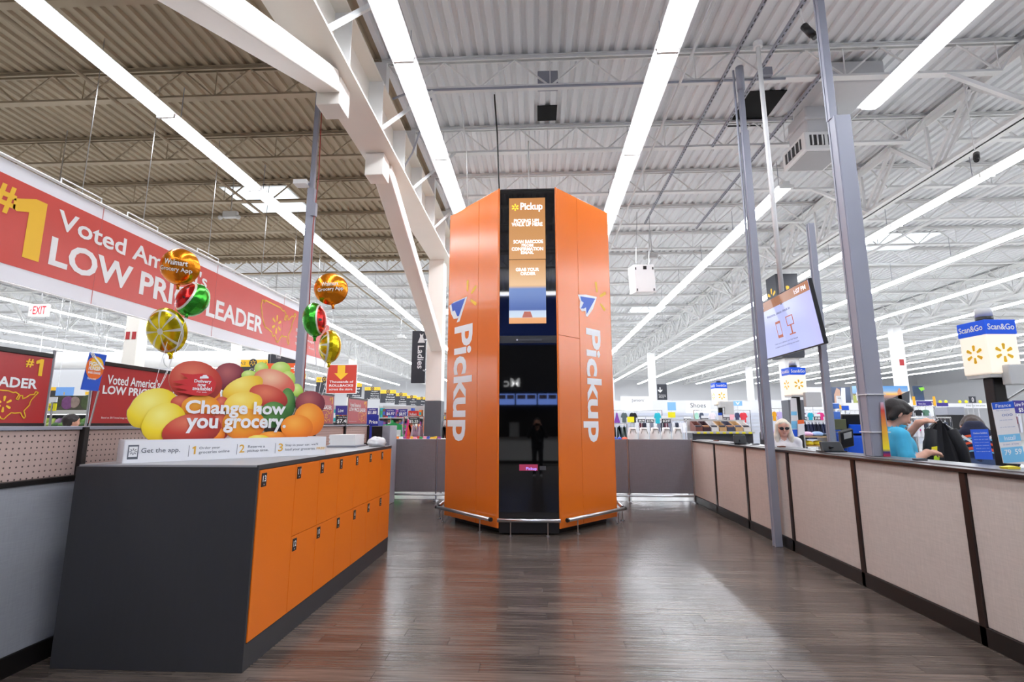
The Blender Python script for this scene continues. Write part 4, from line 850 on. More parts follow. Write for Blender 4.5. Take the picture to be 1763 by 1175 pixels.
# ================================================================== CHECKOUT AREA
SANDGO = mat('lit_cube', (250, 236, 216), .4, emit=.38, ecol=(255, 240, 222)); SBLUE = mat('lit_blue', (24, 84, 210), .4, emit=.25)
STANDG = mat('checkstand_grey', (70, 72, 78), .45, var=.05)
def lane(cx, cy, z0, z1, label, label2, x0, x1, y0, y1, side=.26):
    cs = thing('checkstand', label2, 'counter', ((x0 + x1) / 2, (y0 + y1) / 2, 0))
    obj('body', B().box(x0, x1, y0, y1, .1, .86), STANDG, cs, bevel=.015); obj('plinth', B().box(x0 + .05, x1 - .05, y0 + .05, y1 - .05, 0, .1), BLACK, cs)
    obj('belt', B().box(x0 + .9, x1 - .1, y0 + .1, y1 - .1, .86, .885), DARKP, cs, bevel=.01); obj('scanner_plate', B().box(x0 + .45, x0 + .8, y0 + .1, y1 - .1, .86, .875), STEEL, cs)
    obj('bumper_edge', B().box(x0 - .015, x1 + .015, y0 - .015, y1 + .015, .80, .84), DARKP, cs, bevel=.008)
    t = thing('lane_light', label, 'lane light', (cx, cy, .86))
    obj('pole', B().box(cx - .05, cx + .05, cy - .05, cy + .05, .886, z0 - .03), BLACK, t, bevel=.008)
    obj('pole_foot', B().box(cx - .09, cx + .09, cy - .09, cy + .09, .886, .90), BLACK, t)
    zb = z1 - (z1 - z0) * .27; h = side / 2; R = Matrix.Rotation(math.radians(3), 3, 'Z')
    X, Y = R @ V((1, 0, 0)), R @ V((0, 1, 0)); c = V((cx, cy, 0))
    cube = obj('lit_cube', B().ob(c + V((0, 0, (z0 + zb) / 2)), X * h, Y * h, V((0, 0, (zb - z0) / 2))), SANDGO, t, bevel=.01)
    band = obj('blue_band', B().ob(c + V((0, 0, (zb + z1) / 2)), X * (h + .004), Y * (h + .004), V((0, 0, (z1 - zb) / 2))), SBLUE, t, bevel=.004)
    for n, r_ in ((-Y, X), (-X, -Y), (X, Y), (Y, -X)):
        rays(cube, c + n * (h + .001) + V((0, 0, z0 + (zb - z0) * .52)), r_, ZU, h * .62, YEL, wd=.3); text(band, 'Scan&Go', c + n * (h + .005) + V((0, 0, (zb + z1) / 2)), r_, ZU, side * .88, (z1 - zb) * .42, WHITE, .03)
    obj('cap', B().tube([c + V((0, 0, z1)), c + V((0, 0, z1 + .045))], .062, 14), DARKP, t, True); obj('clear_cap', B().tube([c + V((0, 0, z1 + .045)), c + V((0, 0, z1 + .12))], .06, 14), GREYP, t, True)
    obj('under_plate', B().box(cx - .12, cx + .12, cy - .12, cy + .12, z0 - .03, z0 - .002), GREYP, t)
    return t, cs
l1, c1 = lane(3.93, 4.55, 1.92, 2.38, 'large lane light cube on black pole at the right edge', 'dark checkstand below the large lane light cube', 3.62, 6.4, 4.2, 4.88)
l2, cS2 = lane(4.36, 8.8, 1.98, 2.44, 'middle lane light cube below the television', 'dark checkstand behind the white-haired woman', 3.75, 6.6, 8.45, 9.15)
l3, cS3 = lane(4.93, 14.0, 2.02, 2.60, 'smallest lane light cube near the shoe sign', 'farthest checkstand by the shoe sign', 4.3, 7.2, 13.84, 14.45, .31)
# bracket arm with grey box on the first lane pole, and cards
gb = l1; obj('bracket_arm', B().box(3.96, 4.36, 4.44, 4.52, 1.855, 1.90), GREYP, gb, bevel=.006); obj('bracket_strut', B().tube([(3.95, 4.47, 1.70), (4.15, 4.46, 1.82), (4.34, 4.46, 1.87)], .012, 6), STEEL, gb)
a, c = aty(1728, 628, 4.4), aty(1772, 663, 4.4); obj('reader_box', B().box(a.x, c.x + .06, 4.36, 4.44, c.z, a.z), GREYP, gb, bevel=.01)
a, c = aty(1386, 672, 8.7), aty(1394, 693, 8.7); obj('reader_box', B().box(4.42, 4.68, 8.60, 8.68, 1.78, 2.02), GREYP, l2, bevel=.01); obj('reader_box', B().box(4.98, 5.22, 13.8, 13.9, 1.75, 2.1), GREYP, l3, bevel=.01)
obj('scanner_head', B().box(4.83, 4.97, 13.70, 13.95, 1.93, 2.1), GREYP, l3, bevel=.02)
def card(name, label, quadpx, Y, m, lines=(), strips=(), cat='sign', par=None, top=1.196):
    q = [aty(x, y, Y) for x, y in quadpx]; ctr = sum(q, V()) / 4
    t = par or thing(name, label, cat, (ctr.x, Y, min(p.z for p in q)))
    o = obj('card', B().prism(q, (0, .006, 0)), m, t); ww = (q[1] - q[0]).length; R_ = (q[1] - q[0]).normalized(); D_ = (q[3] - q[0]); U_ = -D_.normalized()
    def at(u, v): return q[0] + (q[1] - q[0]) * u + D_ * v
    for (v0, v1, mm) in strips: flat(t, [at(0, v0), at(0, v1), at(1, v1), at(1, v0)][::1], mm, (0, -1, 0), .001, 'colour_band')
    for (s_, u, v, w_, h_, mm, bd) in lines: text(t, s_, at(u, v), R_, ZU, ww * w_, D_.length * h_, mm, bd, off=.002)
    return t
LBL = mat('card_lightblue', (120, 190, 228), .5); INK = mat('card_ink', (110, 130, 180), .5); CW = mat('card_white', (226, 222, 222), .5)
card('finance_card', 'tall white and light blue offer card on the right lane pole', [(1707, 694), (1744, 691), (1766, 800), (1728, 798)], 4.44, CW, [('Finance', .5, .06, .7, .06, WHITE, .0), ('Install', .5, .60, .5, .07, WHITE, 0), ('79', .28, .83, .3, .09, WHITE, .02), ('59', .76, .83, .3, .09, WHITE, .02), ('Buy now and pay', .45, .14, .6, .025, INK, 0), ('000', .6, .22, .5, .04, INK, 0), ('over twelve months', .5, .30, .6, .02, INK, 0), ('ask at the desk today', .5, .42, .7, .02, INK, 0), ('in store  at home', .5, .70, .7, .03, INK, 0)], [(0, .115, NAVY), (.54, .66, LBL), (.75, 1, LBL)], par=l1)
card('blue_notice', 'blue notice sheet with white lines left of the lane pole', [(1671, 740), (1701, 739), (1710, 792), (1680, 791)], 4.44, mat('notice_blue', (34, 92, 214), .5), [('Checkout Guidelines', .5, .13, .8, .05, WHITE, .02)] + [(s_, .5, .25 + .1 * k, .8, .028, WHITE, 0) for k, s_ in enumerate(('please place items', 'face up on belt', 'have card ready', 'bags by request', 'thank you for', 'shopping'))], par=l1)
card('tall_card', '', [(1361, 686), (1371, 686), (1377, 752), (1363, 752)], 8.70, CW, [], [(.35, .45, LBL), (.6, .8, LBL), (.82, 1, mat('notice_blue'))], par=l2)
card('tall_card', '', [(1236, 711), (1243, 711), (1249, 757), (1241, 757)], 13.9, CW, [], [(0, .1, NAVY), (.5, .6, LBL), (.7, 1, LBL)], par=l3)
card('orange_card', '', [(1373, 724), (1384, 723), (1386, 748), (1375, 751)], 8.66, CW, [], [(0, .25, mat('card_orange', (244, 110, 50), .5))], par=l2)
# register monitors and pin pads on the ledge side
def monitor(x0, y0, x1, y1, Y, label, base=1.196):
    a, c = aty(x0, y0, Y), aty(x1, y1, Y); t = thing('register_monitor', label, 'monitor', ((a.x + c.x) / 2, Y, base)); m_ = (a.x + c.x) / 2
    obj('screen_back', B().prism([(a.x, Y, c.z), (c.x, Y, c.z), (c.x - .01, Y + .05, a.z), (a.x + .01, Y + .05, a.z)], (0, .04, 0)), DARKP, t, bevel=.01)
    obj('vent_bar', B().box(a.x + .08, c.x - .12, Y - .01, Y + .03, c.z + (a.z - c.z) * .35, c.z + (a.z - c.z) * .55), DARKP, t, bevel=.006)
    obj('stand', B().box(m_ - .04, m_ + .04, Y + .02, Y + .07, .9 if base < 1 else base, c.z + .04), DARKP, t); obj('foot', B().box(m_ - .12, m_ + .12, Y - .04, Y + .14, base, base + .012), DARKP, t)
monitor(1415, 761, 1455, 778, 5.85, 'black register monitor seen from behind left of the power pole'); monitor(1264, 749, 1288, 768, 8.2, 'black register monitor near the slim strut pole')
# blue self-checkout with pin pad
sx_, sy_ = aty(1478, 760, 6.4).x, 6.4
sk = thing('self_checkout', 'blue self-checkout unit with black touch screen and pin pad', 'self-checkout', (sx_, sy_, 0)); SB = mat('unit_blue', (30, 96, 226), .35, var=.03)
obj('cabinet', B().box(sx_ - .32, sx_ + .34, sy_ - .1, sy_ + .5, 0, .98), SB, sk, bevel=.02); obj('tray', B().box(sx_ - .34, sx_ + .36, sy_ - .14, sy_ + .5, .98, 1.02), STEEL, sk, bevel=.008)
obj('column', B().box(sx_ - .05, sx_ + .28, sy_ + .12, sy_ + .4, 1.02, 1.36), SB, sk, bevel=.02)
obj('touch_screen', B().ob((sx_ + .08, sy_ + .16, 1.49), (.17, 0, 0), (0, .02, .006), (0, -.03, .13)), DARKP, sk, bevel=.01); obj('screen_picture', B().ob((sx_ + .1, sy_ + .12, 1.44), (.12, 0, 0), (0, .02, .004), (0, -.015, .05)), mat('lit_blue'), sk)
obj('pin_pad', B().ob((sx_ - .17, sy_ - .05, 1.33), (.075, 0, .02), (0, .03, .01), (-.01, -.02, .10)), DARKP, sk, bevel=.012); obj('pin_screen', B().ob((sx_ - .172, sy_ - .09, 1.365), (.045, 0, .012), (0, .004, 0), (-.004, -.01, .035)), GREYP, sk); obj('pin_stand', B().tube([(sx_ - .16, sy_ + .0, 1.02), (sx_ - .17, sy_ - .02, 1.30)], .025, 8), SB, sk)
obj('lamp_box', B().box(sx_ - .22, sx_ - .06, sy_ + .1, sy_ + .2, 1.43, 1.56), mat('olive_box', (96, 100, 70), .5), sk, bevel=.006)
SB2 = mat('panel_lightblue', (92, 140, 232), .45); bx_a, bx_b = aty(1438, 745, 6.75).x, aty(1450, 745, 6.75).x
for y0_, y1_ in ((695, 704), (709, 726), (728, 743), (745, 764)): obj('blue_panel', B().box(bx_a, bx_b, 6.75, 6.80, aty(1444, y1_, 6.75).z, aty(1444, y0_, 6.75).z), SB2, sk, bevel=.006)
obj('panel_post', B().box((bx_a + bx_b) / 2 - .012, (bx_a + bx_b) / 2 + .012, 6.80, 6.83, 0, aty(1444, 695, 6.75).z), STEEL, sk); obj('panel_arm', B().box((bx_a + bx_b) / 2, sx_, 6.80, 6.82, .8, .84), STEEL, sk)
# tall colour-faded card beside the power pole
cs_ = [aty(1516, 693, 5.05), aty(1521, 693, 5.05), aty(1534, 790, 5.05), aty(1522, 790, 5.05)]
tag(obj('rainbow_card', B().prism([V((p.x, p.y, max(p.z, 1.197))) for p in cs_], (0, .006, 0)), grad_mat('rainbow_print', [(0, (200, 40, 60)), (.08, (30, 50, 120)), (.14, (246, 226, 40)), (.5, (240, 170, 60)), (.85, (214, 70, 60)), (1, (220, 190, 210))], 0)), 'tall narrow card fading from red to yellow beside the power pole', 'sign')
# low clutter on the ledge: little packets
for k in range(0, 16, 2):
    Yk = 3.7 + .41 * k; x = 3.26 + random.uniform(-.05, .08); cc = random.choice([(236, 214, 60), (210, 60, 50), (210, 210, 212), (60, 110, 210), (120, 70, 50), (60, 60, 66), (90, 90, 96)])
    if 4.95 < Yk < 5.35 or abs(Yk - 6.12) < .15: continue
    tag(obj('packet', B().prism([(x - .04, Yk, 1.196), (x + .04, Yk, 1.196), (x + .045, Yk, 1.21), (x + .02, Yk, 1.216), (x - .045, Yk, 1.21)], (0, .06, 0)), col(cc)), '%s flat packet, %s from the near end, on the silver partition ledge' % (cname(cc), ORD[k // 2]), 'packet', 'packets on the partition ledge')

# ================================================================== STORE BACKGROUND (right): apparel
def sign(name, label, x0, y0, x1, y1, Y, m, lines=(), bands=(), hold='pole', cat='sign', group=None, thick=.02, frame=None):
    a, c = aty(x0, y0, Y), aty(x1, y1, Y); t = thing(name, label, cat, ((a.x + c.x) / 2, Y, 0 if hold == 'pole' else c.z), group=group); W_, H_ = c.x - a.x, a.z - c.z
    obj('sign_face', B().box(a.x, c.x, Y, Y + thick, c.z, a.z), m, t)
    if frame: obj('sign_frame', B().box(a.x - .03, c.x + .03, Y + .004, Y + thick + .01, c.z - .03, a.z + .03), frame, t)
    for (v0, v1, mm) in bands: obj('colour_band', B().box(a.x, c.x, Y - .002, Y, a.z - H_ * v1, a.z - H_ * v0), mm, t)
    for (s_, u, v, w_, h_, mm, bd) in lines: text(t, s_, (a.x + W_ * u, Y - .0025, a.z - H_ * v), XR, ZU, W_ * w_, H_ * h_, mm, bd)
    mx = (a.x + c.x) / 2
    if hold == 'pole': obj('sign_post', B().tube([(mx, Y + .03, 0), (mx, Y + .03, c.z + .05)], .012, 6), STEEL, t)
    elif hold == 'wire':
        for x in (a.x + .08 * W_, c.x - .08 * W_): obj('hanger_wire', B().tube([(x, Y + thick / 2, a.z), (x, Y + thick / 2, 7.395)], .006, 4), STEEL, t)
    return t
SW_ = mat('sign_white', (226, 227, 230), .5); SK = mat('sign_black', (44, 44, 50), .5); SP = mat('sign_purple', (62, 52, 140), .5); SLB = mat('sign_lightblue', (120, 170, 236), .5); SYL = mat('tag_yellow', (244, 232, 30), .5); SGY = mat('sign_grey_ink', (56, 60, 70), .5)
# apparel back wall with department boards
wa = sroot('wall_apparel', (14, 33.4, 0)); obj('wall_panel', B().box(2.8, 25, 33.3, 33.5, 0, 3.0), WALLW, wa)
for k in range(9):
    x = 3.2 + 2.4 * k; obj('grid_panel', B().box(x, x + 2.2, 33.22, 33.26, .3, 2.2), mat('grid_grey', (196, 200, 212), .4, .3), wa)
    for j in range(8): obj('grid_slat', B().box(x, x + 2.2, 33.19, 33.22, .45 + j * .22, .47 + j * .22), STEEL, wa)
sign('department_sign', "white Juniors' board above the clothing racks", 1068, 683, 1124, 707, 31, SW_, [("Juniors'", .55, .3, .4, .28, SGY, .0)], hold='pole'); sign('department_sign', 'white Shoes board left of the smallest lane light', 1180, 690, 1224, 712, 31, SW_, [('Shoes', .5, .38, .62, .36, SGY, 0)]); sign('department_sign', 'white Fitting Room board behind the lane light', 1378, 667, 1418, 695, 20, SW_, [('Fitting Room', .45, .47, .8, .24, SGY, 0)])
sign('small_blue_sign', 'small light blue board right of the Juniors board', 1149, 693, 1164, 707, 31, SLB); sign('small_blue_sign', 'small light blue board behind the middle racks', 1262, 691, 1278, 699, 31, SLB, [('v', .5, .5, .5, .6, WHITE, .02)])
sign('arrow_sign', 'black hanging sign with white down arrow', 1131, 662, 1149, 689, 24, DKSIGN, [('Customer', .5, .68, .75, .07, WHITE, 0), ('Service &', .5, .77, .7, .07, WHITE, 0), ('Pickup', .4, .86, .5, .07, WHITE, 0)], hold='wire')
p_ = aty(1136.5, 672, 24); tt = [o for o in COL.objects if o.get('label') == 'black hanging sign with white down arrow'][0]
flat(tt, [p_ + V((x, 0, z)) for x, z in ((-.02, .13), (-.02, -.02), (-.1, .03), (-.1, -.03), (0, -.12), (.1, -.03), (.1, .03), (.02, -.02), (.02, .13))][::1], WHITE, (0, -1, 0), .004, 'arrow_print')
# photo boards
def board(x0, x1, y0, y1, Y, stops, label, bits=()):
    t = sign('photo_board', label, x0, y0, x1, y1, Y, grad_mat(label.replace(' ', '_')[:40], stops, 0), hold='pole', cat='poster')
    for (pts, m_) in bits: flat(t, [aty(x, y, Y) for x, y in pts], m_, (0, -1, 0), .003, 'picture_shape')
    return t
GRS = mat('photo_green', (120, 136, 70), .5); PWH = mat('photo_white', (226, 228, 232), .5); PDK = mat('photo_dark', (52, 54, 60), .5); PSK = mat('photo_skin', (196, 160, 140), .5); POR = mat('photo_dress', (196, 130, 90), .5)
board(1419, 1466, 667, 694, 22, [(0, (66, 74, 96)), (1, (92, 104, 130))], 'blue grey photo board of people in pale clothes', [([(1437, 694), (1436, 680), (1440, 668), (1446, 672), (1447, 694)], PSK), ([(1447, 694), (1448, 668), (1455, 668), (1456, 694)], PWH)])
board(1467, 1489, 665, 694, 22, [(0, (150, 160, 80)), (.4, (170, 176, 100)), (.5, (120, 110, 80)), (.6, (130, 170, 220)), (1, (160, 200, 240))], 'bright photo board of a figure on grass', [([(1475, 690), (1474, 676), (1478, 673), (1481, 678), (1481, 690)], PWH)])
board(1504, 1517, 665, 694, 22, [(0, (150, 160, 80)), (.4, (150, 150, 90)), (.6, (90, 100, 80)), (1, (160, 200, 240))], 'narrow photo board right of the power pole', [([(1510, 690), (1510, 672), (1514, 671), (1515, 690)], PWH)])
board(1517, 1566, 665, 694, 22, [(0, (70, 66, 72)), (.25, (110, 96, 100)), (.42, (180, 130, 110)), (.52, (246, 190, 90)), (.7, (120, 160, 200)), (1, (80, 140, 200))], 'sunset beach photo board behind the man in blue', [([(1519, 694), (1540, 684), (1566, 673), (1566, 694)], PDK), ([(1546, 686), (1545, 674), (1548, 668), (1552, 674), (1553, 688)], POR)])
board(1571, 1592, 665, 690, 22, [(0, (50, 70, 110)), (.5, (40, 60, 80)), (1, (40, 60, 90))], 'dark poster with green leaf shape right of the man', [([(1581, 668), (1590, 667), (1592, 671), (1586, 674)], mat('leaf_green', (140, 214, 60), .5))])
# price signs over the racks
def price(x0, y0, x1, y1, Y, txt, k): sign('price_sign', ['small price sign right of the yellow tag reading eight dollars', 'price sign left of the teal top', 'widest price sign right of the teal top', 'price sign under the Shoes board', 'price sign left of the smallest lane light', 'price sign touching the pink top', 'low price sign left of the white-haired woman', 'price sign on the plum top', 'price sign between teal and magenta tops', 'price sign left of the power pole'][k], x0, y0, x1, y1, Y, SK, [(txt, .52, .72, .8, .4, WHITE, .03)], [(0, .42, SW_)], cat='price sign')
for k, q in enumerate([(1098, 718, 1111, 727.5, 20, '$8.96'), (1112, 718, 1126, 728.5, 19, '$12.96'), (1139, 716, 1155, 729, 18, '$12.97'), (1177, 718, 1190, 726, 22, '$9.92'), (1207, 716, 1220, 727, 19, '$7.96'), (1243, 713, 1257, 727, 16, '$2.97'), (1311, 732, 1323, 741, 13, '$7.78'), (1377, 714, 1390, 724, 18, '$7.96'), (1401, 713, 1413, 724, 17, '$9.88'), (1463, 711, 1480, 724, 17, '$15.46')]): price(*q, k)
for k, (x0, y0, x1, y1, Y, lb) in enumerate([(1080, 718, 1092, 727.5, 17.5, 'left of the black garment'), (1150, 710, 1163, 719.5, 17, 'right of the teal garment'), (1227, 742, 1236, 748, 12, 'by the smallest lane light')]): sign('yellow_tag', 'yellow paper tag %s' % lb, x0, y0, x1, y1, Y, SYL, cat='tag')
sign('price_sign', 'purple shelf price banner right of the man', 1578, 691, 1609, 701, 16, SP, [('3', .88, .5, .1, .7, WHITE, .04), ('Every Day', .3, .5, .4, .3, WHITE, 0)], cat='price sign'); sign('price_sign', 'small purple shelf banner behind the dark jacket', 1613, 694, 1633, 700, 16, SP, cat='price sign'); sign('yellow_tag', 'amber hanging tag left of the purple shelf banner', 1571, 683, 1577, 698, 15.9, mat('tag_amber', (246, 180, 40), .5), cat='tag'); sign('yellow_tag', 'amber hanging tag right of the purple shelf banner', 1606, 683, 1612, 699, 15.9, mat('tag_amber'), cat='tag')
sign('department_sign', 'white board with dark letters behind the right lane pole', 1704, 675, 1728, 692, 18, SW_, [("Ladies'", .45, .4, .7, .4, SGY, 0)]); sign('price_sign', 'dark low price banner at the right edge', 1744, 690, 1775, 712, 9, SP, [('Low Price', .5, .3, .9, .3, WHITE, .02), ('$5', .4, .75, .3, .35, WHITE, .03)], cat='price sign'); sign('ring_sign', 'small grey square sign with white loop', 1668, 683, 1681, 694, 18.7, DKSIGN, [('0', .5, .5, .3, .7, WHITE, .01)])
hs_ = sign('shelf_header', 'long white shelf header behind the dark jacket', 1612, 695, 1722, 703, 19, SW_, [('Every day low prices', .62, .5, .3, .4, SGY, 0)], hold='pole')
for x in (1616, 1650, 1686, 1718): obj('header_leg', B().tube([(aty(x, 700, 19).x, 19.03, 0), (aty(x, 700, 19).x, 19.03, aty(x, 700, 19).z)], .02, 6), STEEL, hs_)
for k, x in enumerate((1619, 1629, 1653, 1664, 1688)):
    p = aty(x, 694.8, 19.01); tag(obj('yellow_marker', B().ball((p.x, 19.01, p.z + .055), (.06, .02, .055), 12, 8), SYL, smooth=True), '%s round yellow marker on the white shelf header' % ORD[k], 'marker', 'yellow markers on the shelf header')
# garments on racks
def shirt(x0, y0, x1, y1, Y, c, label, kind='shirt', group=None, thick=.07):
    a, e = aty(x0, y0, Y), aty(x1, y1, Y); W_, H_ = e.x - a.x, a.z - e.z
    if kind == 'shirt': P = [(.38, 1), (.45, .95), (.55, .95), (.62, 1), (.85, .93), (1, .55), (.84, .48), (.80, .62), (.80, 0), (.5, -.02), (.20, 0), (.20, .62), (.16, .48), (0, .55), (.15, .93)]
    elif kind == 'pants': P = [(.15, 1), (.85, 1), (.95, 0), (.58, 0), (.5, .6), (.42, 0), (.05, 0)]
    else: P = [(.40, 1), (.5, .95), (.60, 1), (.68, .7), (1, .05), (.7, .0), (.5, .04), (.3, 0), (0, .05), (.32, .7)]
    b = B().prism([(a.x + u * W_, Y, e.z + v * H_) for u, v in P], (0, thick, 0)); t = thing('garment', label, 'clothing', ((a.x + e.x) / 2, Y, e.z), group=group)
    obj('cloth', b, mat('cloth_%d_%d_%d' % c, c, .85, var=.12, vs=(25, 25, 6), bump=.4), t, bevel=.018)
    mx = (a.x + e.x) / 2; obj('hanger', B().tube([(mx - W_ * .18, Y + thick / 2, a.z - .02), (mx, Y + thick / 2, a.z + .03), (mx + W_ * .18, Y + thick / 2, a.z - .02)], .006, 5), CHROME, t); obj('hanger_hook', B().tube([(mx, Y + thick / 2, a.z + .03), (mx, Y + thick / 2, a.z + .075), (mx + .02, Y + thick / 2, a.z + .09)], .004, 5), CHROME, t)
    return a, e
def gc_(k, L): gc_.c = random.choice(L); return gc_.c
def rack(x0, x1, y, Y, label):
    a, e = aty(x0, y, Y), aty(x1, y, Y); t = thing('garment_rack', label, 'rack', ((a.x + e.x) / 2, Y, 0)); yy = Y + .035
    obj('rail', B().tube([(a.x, yy, a.z + .09), (e.x, yy, a.z + .09)], .015, 8), CHROME, t)
    for x in (a.x, e.x): obj('rack_post', B().tube([(x, yy, 0), (x, yy, a.z + .09)], .016, 8), CHROME, t); obj('rack_foot', B().box(x - .02, x + .02, yy - .25, yy + .25, 0, .03), CHROME, t)
rack(1056, 1140, 711, 20, "chrome garment rack below the Juniors' board"); rack(1195, 1292, 711, 19.5, 'chrome garment rack behind the smallest lane light'); rack(1308, 1350, 709, 17, 'chrome garment rack with yellow clothing'); rack(1372, 1424, 711, 18.5, 'chrome garment rack with plum, teal and magenta tops'); rack(1383, 1442, 731, 13.5, 'chrome rack of dark blue trousers'); rack(1574, 1610, 706, 14, 'rack of dark clothing right of the man')
for q in [(1057, 711, 1068, 729, 20, (122, 60, 150), 'purple dress on the Juniors rack', 'dress'), (1069, 711, 1081, 728, 20, (84, 96, 100), 'grey green top on the Juniors rack'), (1083, 711, 1098, 728, 20, (22, 22, 28), 'black top on the Juniors rack'), (1126, 711, 1139, 729.5, 20, (40, 180, 200), 'bright teal top on the Juniors rack'),
          (1196, 711, 1204, 729, 19.5, (170, 220, 200), 'mint top on the rack by the shoe sign'), (1204, 711, 1213, 727, 19.5, (70, 80, 100), 'dark patterned top by the shoe sign'), (1220, 711, 1234, 727, 19.5, (236, 226, 232), 'white top with pink trim beside the lane light'), (1254, 711, 1266, 727, 19.5, (240, 176, 186), 'pink top right of the smallest lane light'), (1265, 711, 1275, 727, 19.5, (60, 66, 100), 'navy top between pink and red tops'), (1273, 711, 1288, 728, 19.5, (214, 56, 70), 'red top on the rack by the strut pole'),
          (1313, 709, 1332, 725, 17, (244, 216, 30), 'bright yellow top behind the white-haired woman'), (1330, 709, 1338, 725, 17, (228, 160, 30), 'amber top beside the yellow one'), (1337, 709, 1349, 726, 17, (186, 170, 220), 'lavender top beside the amber one'),
          (1376, 711, 1390, 725, 18.5, (96, 36, 84), 'plum top on the far rack'), (1391, 711, 1402, 726, 18.5, (30, 160, 184), 'teal top on the far rack'), (1406, 711, 1421, 725, 18.5, (206, 40, 120), 'magenta top on the far rack'), (1450, 716, 1460, 730, 16, (120, 30, 80), 'wine coloured top left of the self-checkout'), (1576, 706, 1590, 716, 14, (30, 32, 38), 'black top right of the man in blue'), (1589, 706, 1602, 716, 14, (90, 130, 110), 'sage top right of the man in blue'), (1579, 727, 1594, 742, 11.02, (236, 30, 130), 'hot pink folded top behind the hand')]:
    shirt(*q)
for k in range(9): shirt(1384 + k * 6.2, 731, 1393 + k * 6.2, 757, 13.5, gc_(k, [(40, 46, 80), (56, 62, 96), (30, 34, 56), (70, 76, 110)]), '%s trousers, %s from left, on the low chrome rack' % (cname(gc_.c), ORD[k]), 'pants', 'trousers on the low rack')
rack(1052, 1080, 736, 16, 'low rack of dark clothing beside the kiosk')
for q in [(1053, 736, 1062, 756, 16, (24, 24, 30), 'black shorts on the low rack beside the kiosk', 'pants'), (1061, 736, 1073, 756, 16, (48, 60, 66), 'charcoal shorts on the low rack', 'pants'), (1071, 736, 1080, 756, 16, (70, 84, 80), 'grey green shorts on the low rack', 'pants')]: shirt(*q)
rack(1092, 1180, 728, 21, "long low rack behind the Juniors rack")
for k in range(14): shirt(1093 + k * 6.2, 728, 1102 + k * 6.2, 745, 21, gc_(k, [(226, 226, 232), (40, 44, 60), (120, 124, 140), (236, 236, 240), (96, 30, 50)]), '%s top, %s from left, on the long low rack' % (cname(gc_.c), ORD[k]), 'shirt', "tops on the long low rack")
rack(1186, 1240, 728, 16.5, 'low rack in front of the shoe sign')
for k in range(9): shirt(1187 + k * 5.6, 728, 1195 + k * 5.6, 747, 16.5, gc_(k, [(226, 226, 232), (60, 40, 44), (120, 90, 90), (200, 190, 196)]), '%s garment, %s from left, on the rack before the shoe sign' % (cname(gc_.c), ORD[k]), 'shirt', "garments before the shoe sign")
# white bags on a table behind the grey partition
tb_ = aty(1130, 757, 11.6); bt = thing('display_table', 'white display table carrying the row of white bags', 'table', (tb_.x, 11.7, 0)); bx0, bx1 = aty(1076, 757, 11.6).x, aty(1182, 757, 11.6).x; bz = aty(1130, 758.5, 11.6).z
obj('table_top', B().box(bx0, bx1, 11.4, 12.1, bz - .04, bz), WPAINT, bt, bevel=.005)
for x in (bx0 + .05, bx1 - .05):
    for y in (11.45, 12.05): obj('leg', B().box(x - .02, x + .02, y - .02, y + .02, 0, bz - .04), STEEL, bt)
BAGM = mat('bag_white', (232, 232, 230), .4, var=.04, bump=.3, vs=(12, 12, 12))
for k in range(5):
    xa, xb = aty(1081 + 19.4 * k, 757, 11.55).x, aty(1099 + 19.4 * k, 757, 11.55).x; xm = (xa + xb) / 2; h_ = .27
    t = thing('white_bag', 'white rounded bag, %s from the kiosk, on the display table' % ORD[k], 'bag', (xm, 11.6, bz), group='white bags behind the grey partition')
    r_ = (xb - xa) / 2; obj('bag_body', B().lathe([(r_ * .8, 0), (r_ * .98, .03), (r_, h_ * .4), (r_ * .92, h_ * .62), (r_ * .7, h_ * .82), (r_ * .72, h_), (r_ * .5, h_ + .01)], 18, (xm, 11.6, bz + .001)), BAGM, t, True)
    obj('handle', B().tube([(xm - r_ * .6, 11.6 - r_ * .75, bz + h_ * .55), (xm - r_ * .4, 11.58 - r_ * .75, bz + h_ * .86), (xm + r_ * .4, 11.58 - r_ * .75, bz + h_ * .86), (xm + r_ * .6, 11.6 - r_ * .75, bz + h_ * .55)], .008, 6), mat('strap_grey', (150, 146, 140), .6), t); obj('zip_band', B().tube([(xm - r_ * .5, 11.6 - r_ * .73, bz + h_ * .9), (xm + r_ * .5, 11.6 - r_ * .73, bz + h_ * .9)], .01, 6), mat('strap_grey'), t)
for k, (x0, x1, c_, lb) in enumerate(((1055, 1062, (40, 70, 180), 'small blue bundle behind the grey partition'), (1063, 1070, (44, 80, 190), 'second small blue bundle beside the first'), (1071, 1080, (240, 90, 50), 'small orange bundle left of the white bags'))):
    a = aty((x0 + x1) / 2, 757, 11.0); tag(obj('bundle', blob((a.x, 11.0, 1.14), ((aty(x1, 757, 11).x - aty(x0, 757, 11).x) * .55, .08, .05), 20 + k, 16, 10), col(c_), smooth=True), lb, 'bundle')
bt2 = thing('display_shelf', 'low shelf under the blue and orange bundles', 'shelf', (aty(1067, 757, 11).x, 11, 0)); q0, q1 = aty(1050, 757, 11).x, aty(1083, 757, 11).x - .03
obj('board', B().box(q0, q1, 10.85, 11.15, 1.10, 1.139), WPAINT, bt2); obj('leg', B().box(q0 + .02, q0 + .06, 10.98, 11.02, 0, 1.10), STEEL, bt2); obj('leg', B().box(q1 - .06, q1 - .02, 10.98, 11.02, 0, 1.10), STEEL, bt2)
